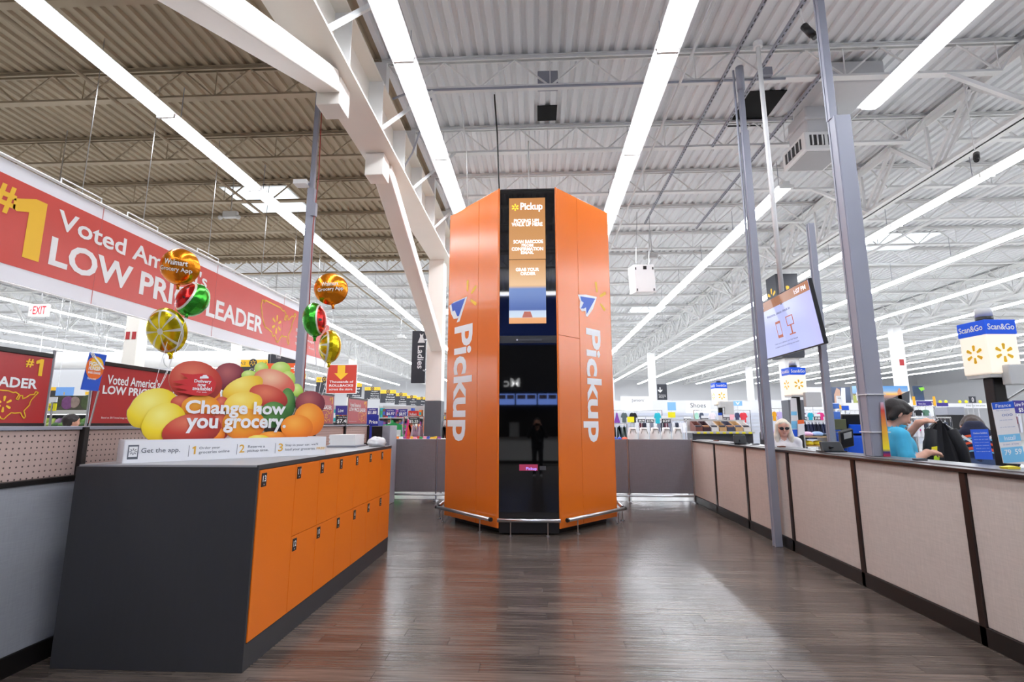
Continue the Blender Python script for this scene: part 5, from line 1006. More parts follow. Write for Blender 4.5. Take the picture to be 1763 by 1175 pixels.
# stock trays near lane 3
sh = thing('tray_shelf', 'grey shelf of open cardboard trays behind the partition corner', 'shelf', (aty(1245, 745, 11.5).x, 11.6, 0)); x0, x1 = aty(1192, 745, 11.5).x, aty(1296, 745, 11.5).x; zs = aty(1245, 743, 11.5).z
obj('shelf_board', B().box(x0, x1, 11.4, 11.9, zs - .04, zs), GREYP, sh); obj('price_rail', B().box(x0, x1, 11.385, 11.4, zs - .05, zs - .005), GREYP, sh)
for k in range(9): xt = x0 + .1 + k * (x1 - x0 - .2) / 8; obj('price_ticket', B().box(xt - .035, xt + .035, 11.38, 11.385, zs - .05, zs - .015), SYL, sh)
obj('shelf_body', B().box(x0, x1, 11.5, 11.9, 0, zs - .04), STANDG, sh); obj('back_panel', B().box(x0, x1, 11.88, 11.9, zs, zs + .25), GREYP, sh)
for k in range(7):
    xa = x0 + .05 + k * (x1 - x0 - .1) / 7; wd_ = (x1 - x0 - .1) / 7 - .02; cc = [(120, 70, 60), (60, 30, 40), (226, 226, 226), (200, 160, 110), (70, 74, 96), (206, 168, 116), (232, 228, 224)][k]
    t = thing('stock_tray', ['brown patterned', 'dark red', 'white', 'open cardboard brown', 'slate blue', 'tan cardboard', 'cream'][k] + ' stock tray on the grey shelf by the partition corner', 'tray', (xa + wd_ / 2, 11.55, zs), group='stock trays')
    b = B().prism([(xa, 11.42, zs + .001), (xa, 11.8, zs + .001), (xa, 11.8, zs + .22), (xa, 11.42, zs + .09)], (.008, 0, 0)); b.prism([(xa + wd_ - .008, 11.42, zs + .001), (xa + wd_ - .008, 11.8, zs + .001), (xa + wd_ - .008, 11.8, zs + .22), (xa + wd_ - .008, 11.42, zs + .09)], (.008, 0, 0))
    b.box(xa, xa + wd_, 11.412, 11.42, zs + .001, zs + .09); b.box(xa, xa + wd_, 11.8, 11.808, zs + .001, zs + .22); obj('tray_box', b, col(cc), t); obj('goods', B().box(xa + .012, xa + wd_ - .012, 11.45, 11.78, zs + .002, zs + .13), col(random.choice([(90, 96, 120), (230, 230, 230), (60, 60, 70), (180, 130, 90)])), t, bevel=.02)
# folded clothes shelves behind the woman
for (xa, xb, Y, z0, nm, pal, lb) in ((1322, 1345, 11, 1.28, 'white', [(238, 236, 240), (226, 220, 232), (200, 176, 220)], 'left of the white-haired woman'), (1386, 1424, 9.9, 1.27, 'pink', [(236, 130, 140), (150, 180, 226), (236, 190, 226), (246, 220, 60), (240, 120, 160)], 'left of the register monitor')):
    X0, X1 = aty(xa, 750, Y).x, aty(xb, 750, Y).x; t = thing('folded_shelf', 'wooden shelf of folded clothes %s' % lb, 'shelf', ((X0 + X1) / 2, Y, 0))
    for s in range(3): obj('shelf_board', B().box(X0, X1, Y, Y + .35, z0 - .17 * s - .02, z0 - .17 * s), mat('shelf_wood', (206, 176, 130), .5, var=.08), t)
    obj('shelf_side', B().box(X0 - .02, X0, Y, Y + .35, 0, z0 + .05), STEEL, t); obj('shelf_side', B().box(X1, X1 + .02, Y, Y + .35, 0, z0 + .05), STEEL, t)
    for s in range(3):
        n = max(2, int((X1 - X0) / .16))
        for k in range(n):
            x = X0 + .01 + k * (X1 - X0 - .02) / n; tag(obj('shirt_pile', blob((x + (X1 - X0) / n / 2, Y + .15, z0 - .17 * s + .001), ((X1 - X0) / n * .48, .12, .05), 40 + k + 7 * s, 14, 8), col(random.choice(pal)), smooth=True), '%s folded top, %s board down, %s' % (ORD[k], ORD[s], lb), 'clothing', 'folded tops ' + lb)
# dense far-right racks
rack(1612, 1660, 712, 13, 'rack of mixed clothing behind the dark jacket'); rack(1560, 1640, 727, 11, 'low rack of pale clothing right of the man'); rack(1716, 1770, 716, 12, 'rack of clothing at the right edge')
for k in range(9): shirt(1613 + k * 5.2, 712, 1622 + k * 5.2, 730, 13, gc_(k, [(40, 46, 60), (210, 212, 220), (96, 104, 120), (160, 150, 150), (60, 90, 150)]), '%s top, %s from left, on the rack behind the dark jacket' % (cname(gc_.c), ORD[k]), 'shirt', 'tops behind the dark jacket')
for k in range(10): shirt(1562 + k * 7.2, 727, 1572 + k * 7.2, 752, 11, gc_(k, [(226, 226, 230), (190, 196, 206), (120, 120, 130), (236, 230, 226), (60, 66, 80)]), '%s garment, %s from left, on the low rack right of the man' % (cname(gc_.c), ORD[k]), 'shirt', 'garments on the low right rack')
for k in range(7): shirt(1717 + k * 7, 716, 1728 + k * 7, 745, 12, gc_(k, [(50, 56, 80), (200, 204, 214), (120, 40, 60), (150, 160, 180)]), '%s garment, %s from left, on the rack at the right edge' % (cname(gc_.c), ORD[k]), 'shirt', 'garments at the right edge')
gc = thing('grey_cabinet', 'grey store cabinet behind the dark jacket', 'cabinet', (aty(1645, 715, 12.2).x, 12.3, 0)); a, c = aty(1631, 701, 12.2), aty(1662, 715, 12.2)
obj('cabinet_head', B().box(a.x, c.x, 12.2, 12.6, c.z, a.z), mat('cabinet_grey', (150, 154, 164), .5), gc, bevel=.01); obj('cabinet_body', B().box(a.x + .02, c.x - .02, 12.22, 12.58, 0, c.z), DARKP, gc)
rack(1444, 1510, 712, 17.5, 'rack of mixed tops behind the power pole')
for k in range(8): shirt(1446 + k * 7.6, 712, 1456 + k * 7.6, 730, 17.5, gc_(k, [(226, 226, 230), (90, 30, 70), (40, 44, 60), (180, 180, 190)]), '%s top, %s from left, on the rack behind the power pole' % (cname(gc_.c), ORD[k]), 'shirt', 'tops behind the power pole')
for k, (x0, x1) in enumerate(((1466, 1476), (1478, 1490))): sign('yellow_tag', ['left', 'right'][k] + ' yellow topper above the self-checkout screen', x0, 731, x1, 735, 9.5, SYL, cat='tag')
sign('price_sign', 'small blue price sign above the self-checkout', 1449, 699, 1462, 706.5, 15, NAVY, cat='price sign'); sign('yellow_tag', 'small amber tag left of the blue price sign', 1445, 698, 1449, 705, 15, mat('tag_amber'), cat='tag'); sign('leaflet', 'pale leaflet on the pole below the photo boards', 1440, 682, 1451, 696, 16, SW_, [('NEW', .5, .3, .6, .12, SGY, 0)])

# ================================================================== STORE BACKGROUND (left)
AIS = [('A2', 'A3', 409, 620, 460, 664, 21, ['Cereal', 'Breakfast', 'Coffee'], 'largest aisle sign, above the printed fruit'), ('A4', 'A5', 500, 644, 524, 676, 25, ['Box Dinners', 'Condiments', 'Gravy Mix'], 'aisle sign half hidden by the orange arrow sign'), ('A6', 'A7', 545, 650, 572, 681, 28, ['Chips', 'Nuts', 'Soda'], 'aisle sign left of the rollback sign'), ('A8', 'A9', 598, 660, 622, 684, 33, ['Bread', 'Jelly', 'Peanut'], 'aisle sign right of the rollback sign'), ('A10', 'A11', 628, 667, 654, 687.5, 37, ['Sugar', 'Spices', 'Baking', 'Sweet & Flavor Mix'], 'aisle sign listing sugar and spices'), ('A12', 'A13', 655, 672, 681, 694, 41, ['Candy', 'Cereal', 'Breakfast', 'Canned Fruit'], 'aisle sign listing canned fruit'), ('A14', 'A15', 680, 677, 700, 697, 44.5, ['Chips', 'Soup', 'Cookies', 'Crackers'], 'aisle sign third from the grey column'), ('A16', 'A17', 700, 681.5, 717, 698.5, 48, ['Tea', 'Popcorn', 'Juice'], 'aisle sign second from the grey column'), ('A18', 'A19', 717, 684, 735, 700, 52, ['Water', 'Paper'], 'aisle sign touching the grey column')]
for (n1, n2, x0, y0, x1, y1, Y, ws, lb) in AIS:
    f_ = .27
    t = sign('aisle_sign', 'dark and yellow ' + lb, x0, y0, x1, y1, Y, DKSIGN, [(n1, .17, f_ / 2, .2, f_ * .4, SGY, 0), (n2, .83, f_ / 2, .2, f_ * .4, SGY, 0)] + [(s_, .66, f_ + (k + .55) * (1 - f_) / len(ws), min(.6, .085 * len(s_)), .11, WHITE, .01) for k, s_ in enumerate(ws)], [(0, f_, YEL)], hold='wire')
    a, c = aty(x0, y0, Y), aty(x1, y1, Y); mx = (a.x + c.x) / 2; h = a.z - c.z
    flat(t, [(mx + .16 * h * math.sin(q) * (1 if q < 5 else 1), Y - .003, a.z - h * .12 + .16 * h * math.cos(q)) for q in [-2.4 + .4 * k for k in range(13)]] + [(mx, Y - .003, a.z - h * .4)], DKSIGN, (0, -1, 0), .001, 'pin_print'); rays(t, (mx, Y - .005, a.z - h * .12), XR, ZU, .11 * h, YEL, wd=.3)
sign('arrow_sign', 'black Toys sign with up arrow under the banner end', 462, 610, 520, 625.5, 17.4, DKSIGN, [('Toys', .3, .38, .15, .4, WHITE, 0)], hold='wire'); sign('arrow_sign', 'orange sign with white right arrow above the printed fruit', 460, 626, 516, 643, 17, mat('sign_orange', (240, 92, 30), .5), hold='wire')
p_ = aty(506, 634.5, 17); tt = [o for o in COL.objects if o.get('label') == 'orange sign with white right arrow above the printed fruit'][0]
flat(tt, [p_ + V((x, 0, z)) for x, z in ((-.1, .022), (.04, .022), (-.01, .07), (.03, .1), (.12, 0), (.03, -.1), (-.01, -.07), (.04, -.022), (-.1, -.022))], WHITE, (0, -1, 0), .004, 'arrow_print')
rs = sign('rollback_sign', 'red square rollback sign with yellow down arrow', 564.5, 629, 612, 677, 18, mat('rollback_red', (206, 62, 46), .5), [('Thousands of', .5, .60, .82, .085, WHITE, .03), ('ROLLBACKS', .5, .735, .82, .085, WHITE, .05), ('across the store.', .5, .865, .82, .085, WHITE, .03)], hold='wire', frame=WPAINT)
p_ = aty(587.5, 643, 18); flat(rs, [p_ + V((x, -.003, z)) for x, z in ((-.14, .29), (-.14, .0), (-.26, .0), (0, -.24), (.26, .0), (.14, .0), (.14, .29))], YEL, (0, -1, 0), .002, 'arrow_print')
a, c = aty(710, 570, 13.3), aty(731, 660, 13.3)
ls = thing('vertical_sign', 'tall black vertical Ladies sign left of the big column', 'sign', ((a.x + c.x) / 2, 13.3, c.z)); obj('sign_panel', B().box(a.x, c.x, 13.3, 13.36, c.z, a.z), DKSIGN, ls, bevel=.012); text(ls, 'Ladies', ((a.x + c.x) / 2 + .06, 13.298, a.z - .72), (0, 0, -1), XR, .62, .17, WHITE, .03)
dx_, dz_ = (a.x + c.x) / 2 + .07, a.z - .2; flat(ls, [(dx_ + x, 13.298, dz_ + z) for x, z in ((-.10, -.13), (.10, -.13), (.04, .03), (.05, .13), (.02, .09), (-.02, .09), (-.05, .13), (-.04, .03))][::-1], WHITE, (0, -1, 0), .002, 'dress_print')
obj('sign_bracket', B().box(c.x, -2.84, 13.05, 13.33, a.z - .3, a.z - .27), STEEL, ls); obj('sign_bracket', B().box(c.x, -2.84, 13.05, 13.33, c.z + .3, c.z + .33), STEEL, ls)
for (x0, y0, x1, y1, Y, tx_, m_, lb) in ((578, 716, 603, 731, 12, '$7.48', SK, 'dark price sign reading seven dollars between faded red panels'), (632, 703, 650, 715, 14, '$1.88', SP, 'purple price sign above the blue price bin'), (664, 705, 681, 717, 15, '$6.97', SP, 'purple price sign over the green display'), (686, 705, 701, 718, 15, '$8.97', SP, 'purple price sign right of the green display'), (703, 719, 722, 730, 14, '$2.25', SK, 'black price sign left of the grey column'), (755, 722, 770, 732, 15, '54c', SK, 'black price sign between column and kiosk')): sign('price_sign', lb, x0, y0, x1, y1, Y, m_, [(tx_, .5, .66, .8, .48, WHITE, .03), ('Low Price', .5, .2, .6, .16, WHITE, .01)], cat='price sign')
sign('price_sign', 'red sale header above the black price sign', 703, 708, 720, 719, 14.05, mat('sale_red', (214, 52, 44), .5), [('Rollback', .5, .5, .7, .4, WHITE, .02)], cat='price sign'); sign('price_sign', 'blue brand board between the faded red panels', 578, 699, 601, 715, 12.1, SP, [('Low', .4, .5, .4, .4, WHITE, .02)], cat='price sign'); sign('orange_blade_sign', 'orange vertical blade sign between column and kiosk', 756, 676, 762, 703, 16, mat('sign_orange'), hold='wire')
pb_ = thing('price_bin', 'blue price bin behind the pegboard partition end', 'bin', (aty(641, 725, 12).x, 12.1, 0)); a, c = aty(631, 715, 12), aty(651, 732, 12); obj('bin_front', B().box(a.x, c.x, 12, 12.02, c.z, a.z), mat('bin_blue', (30, 40, 150), .45), pb_); obj('bin_body', B().box(a.x, c.x, 12.02, 12.4, 0, c.z + .1), mat('bin_blue'), pb_); text(pb_, 'Price', ((a.x + c.x) / 2 + .03, 11.998, c.z + .07), XR, ZU, .2, .08, WHITE, .03)
cbn = thing('printer_cabinet', 'black and grey cabinet at the end of the pegboard partition', 'cabinet', (-2.98, 9.85, 0)); obj('cabinet_body', B().box(-3.16, -2.95, 9.66, 10.1, 0, 1.46), DARKP, cbn, bevel=.008); obj('cabinet_side', B().box(-2.95, -2.80, 9.64, 10.12, 0, 1.47), mat('cabinet_grey'), cbn, bevel=.008)
# grocery shelving with products
PAL = [(214, 60, 50), (240, 200, 60), (60, 150, 80), (60, 90, 190), (236, 236, 236), (236, 130, 50), (150, 70, 150), (120, 80, 60), (240, 160, 180), (40, 160, 170)]
def gondola(xa, xb, Y, zt, lv, n, label, plab, depth=.4, pal=PAL, wr_=(.5, .95)):
    X0, X1 = aty(xa, 740, Y).x, aty(xb, 740, Y).x; t = thing('shelf_unit', label, 'shelf', ((X0 + X1) / 2, Y, 0)); obj('back_panel', B().box(X0, X1, Y + depth, Y + depth + .03, 0, zt), GREYP, t)
    for s in (X0 - .03, X1): obj('side_panel', B().box(s, s + .03, Y, Y + depth, 0, zt), GREYP, t)
    for k in range(lv):
        z = .15 + k * (zt - .15) / lv; obj('shelf_board', B().box(X0, X1, Y, Y + depth, z - .03, z), GREYP, t); hh = (zt - .15) / lv - .06
        if z + hh < 1.15: continue
        x = X0 + .02; i = 0
        while x < X1 - .08:
            w_ = (X1 - X0) / n * random.uniform(.8, 1.15); w_ = min(w_, X1 - x - .02); h_ = hh * random.uniform(*wr_); c_ = random.choice(pal)
            o = thing('grocery_package', '%s %s, %s from left, %s' % (cname(c_), plab, ORD[i], ['bottom shelf', 'second shelf up', 'third shelf up', 'fourth shelf up', 'top shelf'][k if k < lv - 1 else 4]), 'package', (x + w_ / 2, Y + .02, z), group=plab)
            obj('package_box', B().box(x, x + w_ * .9, Y + .02, Y + .25, z + .001, z + h_), col(c_), o); obj('package_label', B().box(x + w_ * .12, x + w_ * .78, Y + .016, Y + .02, z + h_ * .3, z + h_ * .7), col(random.choice(PAL)), o); x += w_; i += 1
gondola(652, 728, 16.5, 2.1, 5, 15, 'grocery shelf unit behind the grey partition left of column', 'boxed grocery on the shelf left of the column'); gondola(752, 775, 17.5, 2.0, 4, 6, 'grocery shelf unit between column and kiosk', 'boxed grocery between column and kiosk')
gondola(560, 604, 14.5, 2.05, 4, 8, 'grocery shelf unit behind the faded red panels', 'boxed grocery behind the faded red panels')
gdp = thing('green_display', 'green cardboard promotion display in front of the grocery shelf', 'display', (aty(677, 745, 13).x, 13.2, 0)); a, c = aty(664, 732, 13), aty(691, 757, 13); GD = mat('display_green', (40, 160, 80), .5)
obj('display_panel', B().prism([(a.x, 13, c.z), (c.x, 13, c.z), (c.x, 13, a.z), ((a.x + c.x) / 2, 13, a.z + .06), (a.x, 13, a.z)], (0, .03, 0)), GD, gdp); obj('display_base', B().box(a.x, c.x, 13.03, 13.35, 0, c.z + .12), GD, gdp); text(gdp, '$1', ((a.x + c.x) / 2, 12.998, a.z - .1), XR, ZU, .12, .12, WHITE, .04)
for s in (0, 1): obj('display_pocket', B().box(a.x + .03 + s * .2, a.x + .2 + s * .2, 12.97, 13.0, c.z + .08, c.z + .24), col((230, 240, 232)), gdp)
shirt(697, 722, 706, 757, 12.6, (232, 70, 140), 'bright pink hooded garment beside the green display', 'dress'); shirt(700, 733, 712, 757, 12.3, (236, 96, 60), 'coral red garment beside the green display', 'pants')
rack(695, 729, 724, 12.45, 'garment rack left of the grey column')
for k in range(5): shirt(706 + k * 4, 734, 713 + k * 4, 757, 12.2, gc_(k, [(150, 120, 140), (110, 80, 90), (180, 160, 170)]), '%s garment, %s from left, crowded beside the grey column' % (cname(gc_.c), ORD[k]), 'dress', 'mauve garments left of the column')
shirt(760, 736, 770, 757, 13, (24, 24, 28), 'black trousers between column and kiosk', 'pants'); shirt(757, 724, 771, 738, 13.1, (236, 236, 238), 'white top between column and kiosk'); rack(752, 774, 722, 13.05, 'small rack between column and kiosk')
# snack packs on a table behind the grey partition
q0, q1 = aty(640, 757, 11.0).x, aty(764, 757, 11.0).x; zt = 1.185
st_ = thing('snack_table', 'long table of small snack packs behind the grey partition', 'table', ((q0 + q1) / 2, 11.1, 0)); obj('table_top', B().box(q0, q1, 10.8, 11.4, zt - .04, zt), WPAINT, st_)
for x in (q0 + .05, q1 - .05): obj('leg', B().box(x - .025, x + .025, 11.05, 11.1, 0, zt - .04), STEEL, st_)
x = q0 + .03; k = 0
while x < q1 - .07:
    w_ = random.uniform(.055, .09); tag(obj('snack_pack', B().prism([(x, 10.9 + .06 * (k % 2), zt + .001), (x + w_ * .92, 10.9 + .06 * (k % 2), zt + .001), (x + w_ * .9, 10.9 + .06 * (k % 2), zt + random.uniform(.035, .06)), (x + w_ * .04, 10.9 + .06 * (k % 2), zt + random.uniform(.035, .06))], (0, .05, 0)), col(gc_(k, PAL))), '%s snack pack, %s from left, on the table behind the grey partition' % (cname(gc_.c), ORD[min(k, 24)]), 'snack', 'snack packs behind the partition'); x += w_; k += 1
# produce department, far left
pc_ = thing('produce_case', 'produce display case with cabbage photo header at far left', 'produce case', (aty(115, 715, 9.5).x, 9.7, 0)); X0, X1 = aty(20, 700, 9.5).x, aty(225, 700, 9.5).x; zc_ = aty(115, 735, 9.5).z
obj('case_body', B().box(X0, X1, 9.5, 10.6, 0, zc_ - .02), STANDG, pc_); z0, z1 = aty(115, 704, 9.5).z, aty(115, 682, 9.5).z
obj('header_photo', B().box(X0, X1, 10.3, 10.33, z0, z1 + .05), mat('cabbage_photo', (74, 72, 56), .5, var=.6, vs=(7, 7, 7)), pc_)
for (u, v, r_, c_) in ((115, 694, .14, (120, 70, 120)), (127, 693, .12, (150, 130, 120)), (150, 693, .16, (70, 84, 50)), (156, 700, .10, (170, 110, 150)), (98, 694, .1, (60, 60, 40)), (186, 692, .14, (90, 110, 60))):
    p = aty(u, v, 10.28); obj('cabbage_print', B().ball((p.x, 10.295, p.z), (r_, .006, r_), 16, 8), mat('print_%d%d%d' % c_, c_, .5, var=.4, vs=(18, 18, 18)), pc_, True)
obj('grey_shelf', B().box(X0, X1, 9.7, 10.3, z0 - .10, z0 - .02), GREYP, pc_); obj('case_back', B().box(X0, X1, 10.33, 10.4, 0, z1 + .05), STANDG, pc_)
for x in (X0 + .02, X1 - .02): obj('shelf_support', B().box(x - .02, x + .02, 10.25, 10.33, zc_ - .02, z0), STANDG, pc_)
obj('canopy_lamp', B().box(X0 + .05, X1 - .05, 9.75, 9.8, z0 - .115, z0 - .1), mat('case_lamp', (255, 255, 255), .5, emit=3), pc_)
x = X0 + .06; k = 0
while x < X1 - .1:
    for r_ in range(2):
        c_ = random.choice([(120, 160, 70), (90, 130, 60), (160, 180, 90), (150, 120, 160), (60, 100, 50), (220, 220, 200), (230, 120, 50)])
        tag(obj('vegetable', blob((x + .06, 9.68 + r_ * .2, zc_ - .02 + .001 + r_ * .001), (.066, .08, .055 + .05 * r_), 120 + k, 12, 8, .2), mat('veg_%d_%d_%d' % c_, c_, .6, var=.3, vs=(40, 40, 40)), smooth=True), '%s vegetable, %s from left in the %s row of the produce case' % (cname(c_), ORD[min(k // 2, 24)], ['front', 'back'][r_]), 'vegetable', 'vegetables in the produce case'); k += 1
    x += .135
sign('yellow_tag', 'yellow price ticket on the produce case', 82, 695, 95, 708, 9.3, SYL, [('.98', .4, .5, .6, .4, SK, 0)], [(0, .02, SYL)], cat='tag'); sign('price_sign', 'pale price ticket above the yellow one', 80, 684, 97, 693, 9.2, SW_, cat='price sign'); sign('small_blue_sign', 'pale blue sign above the produce case', 97, 667, 125, 683, 14, SLB, [('|', .5, .7, .05, .3, YEL, .05)]); sign('aisle_sign', 'small dark and yellow sign left of the pale blue sign', 84, 667, 98, 684, 15, DKSIGN, [], [(0, .35, YEL)], hold='wire'); sign('yellow_tag', 'small yellow sign below the blue charity sign', 147, 675, 158, 680, 14, YEL, hold='wire', cat='tag')
struct(obj('wall_produce', B().box(-30, -14.5, 26, 26.2, 0, 4.4), WALLW))
p = aty(200, 620, 24); dt = thing('round_duct', 'large round white duct above the produce department', 'duct', (p.x, 24, p.z - .4)); obj('duct_tube', B().tube([(-30, 24, p.z), (-12.9, 24, p.z)], .40, 20), WPAINT, dt, True)
for x in (-28.4, -25, -21.6, -18.2, -14.8): obj('duct_band', B().tube([(x, 24, p.z), (x + .05, 24, p.z)], .41, 20), STEEL, dt); obj('duct_strap', B().tube([(x + .02, 24, p.z + .4), (x + .02, 24, 7.395)], .012, 6), STEEL, dt)
for nm, x, y in (('left', -12.65, 15.15), ('right', 17.7, 25.5)):
    cl = [o for o in COL.objects if o.name.startswith('column') and abs(o.location.x - x) < .1 and abs(o.location.y - y) < .1][0]
    for s in (-1, 1):
        if nm == 'left': p = aty(228, 578, 14.93); p.x = -12.65 + s * .1; obj('red_mark', B().box(p.x - .06, p.x + .06, 14.925, 14.94, p.z - .12, p.z + .12), mat('mark_red', (170, 40, 44), .5), cl)
        elif s > 0: p = aty(1544, 624, 25.2); obj('red_mark', B().box(17.6, 17.8, 25.27, 25.288, p.z - .15, p.z + .15), mat('mark_red'), cl)
# ================================================================== PEOPLE (one continuous skin grown over tapered limbs)
def nets(d, org, res):
    s = d < 0; nx, ny, nz = d.shape; acc = np.zeros((nx - 1, ny - 1, nz - 1, 3)); cnt = np.zeros((nx - 1, ny - 1, nz - 1))
    cor = [(i, j, k) for i in (0, 1) for j in (0, 1) for k in (0, 1)]
    sl = lambda o: tuple(slice(o[a], (nx, ny, nz)[a] - 1 + o[a]) for a in range(3))
    for a in cor:
        for ax in range(3):
            if a[ax]: continue
            b = list(a); b[ax] = 1; da, db = d[sl(a)], d[sl(b)]; m = s[sl(a)] != s[sl(b)]
            t = np.where(m, da / np.where(m, da - db, 1), 0)
            for c in range(3): acc[..., c] += np.where(m, a[c] + (t if c == ax else 0), 0)
            cnt += m
    on = cnt > 0; idx = -np.ones(cnt.shape, int); idx[on] = np.arange(on.sum()); cell = np.argwhere(on); P = cell + acc[on] / cnt[on][:, None]
    V_ = org + P * res; Fs = []
    for ax in range(3):
        b, c = (ax + 1) % 3, (ax + 2) % 3
        o0 = [slice(1, -1)] * 3; o0[ax] = slice(0, (nx, ny, nz)[ax] - 1); o1 = list(o0); o1[ax] = slice(1, None)
        m = s[tuple(o0)] != s[tuple(o1)]; q = np.argwhere(m); off = np.array([1, 1, 1]); off[ax] = 0; q = q + off
        inside = s[q[:, 0], q[:, 1], q[:, 2]]
        def g(db, dc):
            r = q.copy(); r[:, b] -= db; r[:, c] -= dc; return idx[r[:, 0], r[:, 1], r[:, 2]]
        f = np.stack([g(1, 1), g(0, 1), g(0, 0), g(1, 0)], 1); f[~inside] = f[~inside][:, ::-1]; Fs.append(f)
    return V_, np.concatenate(Fs)
def grow(prims, res, k=.03):
    A = np.array([p[0] for p in prims]); Bq = np.array([p[1] for p in prims]); rm = max(max(p[2], p[3]) for p in prims)
    lo = np.minimum(A, Bq).min(0) - rm - .04; hi = np.maximum(A, Bq).max(0) + rm + .04; n = np.ceil((hi - lo) / res).astype(int) + 1
    d = np.full(n, .08); dt = np.full(n, 9.); tg = np.zeros(n, int)
    for (a, b, ra, rb, t_) in prims:
        a, b = np.array(a, float), np.array(b, float); R = max(ra, rb) + .07
        i0 = np.maximum(np.floor((np.minimum(a, b) - R - lo) / res).astype(int), 0); i1 = np.minimum(np.ceil((np.maximum(a, b) + R - lo) / res).astype(int) + 1, n)
        sl = tuple(slice(i0[c], i1[c]) for c in range(3))
        G = np.meshgrid(*[lo[c] + res * np.arange(i0[c], i1[c]) for c in range(3)], indexing='ij'); p = np.stack(G, -1); ab = b - a; L2 = max(ab @ ab, 1e-9)
        h = np.clip(((p - a) @ ab) / L2, 0, 1); di = np.linalg.norm(p - a - h[..., None] * ab, axis=-1) - (ra + (rb - ra) * h)
        kk = min(k, 1.2 * min(ra, rb)); o = d[sl]; hh = np.maximum(kk - np.abs(o - di), 0) / kk; d[sl] = np.minimum(o, di) - hh * hh * kk / 4
        m = di < dt[sl]; dt[sl] = np.where(m, di, dt[sl]); tg[sl] = np.where(m, t_, tg[sl])
    Vv, Fv = nets(d, lo, res); ci = np.clip(np.round((Vv - lo) / res).astype(int), 0, n - 1); vt = tg[ci[:, 0], ci[:, 1], ci[:, 2]]
    return Vv, Fv, vt[Fv[:, 0]]
def skinmesh(name, prims, res, mats, parent, k=.03):
    v, f, t = grow(prims, res, k); me = bpy.data.meshes.new(name); me.from_pydata(v.tolist(), [], f.tolist())
    for m in mats: me.materials.append(m)
    me.polygons.foreach_set('material_index', t.astype(int).tolist()); me.polygons.foreach_set('use_smooth', [True] * len(me.polygons)); me.update()
    o = bpy.data.objects.new(name, me); COL.objects.link(o); o.parent = parent; return o
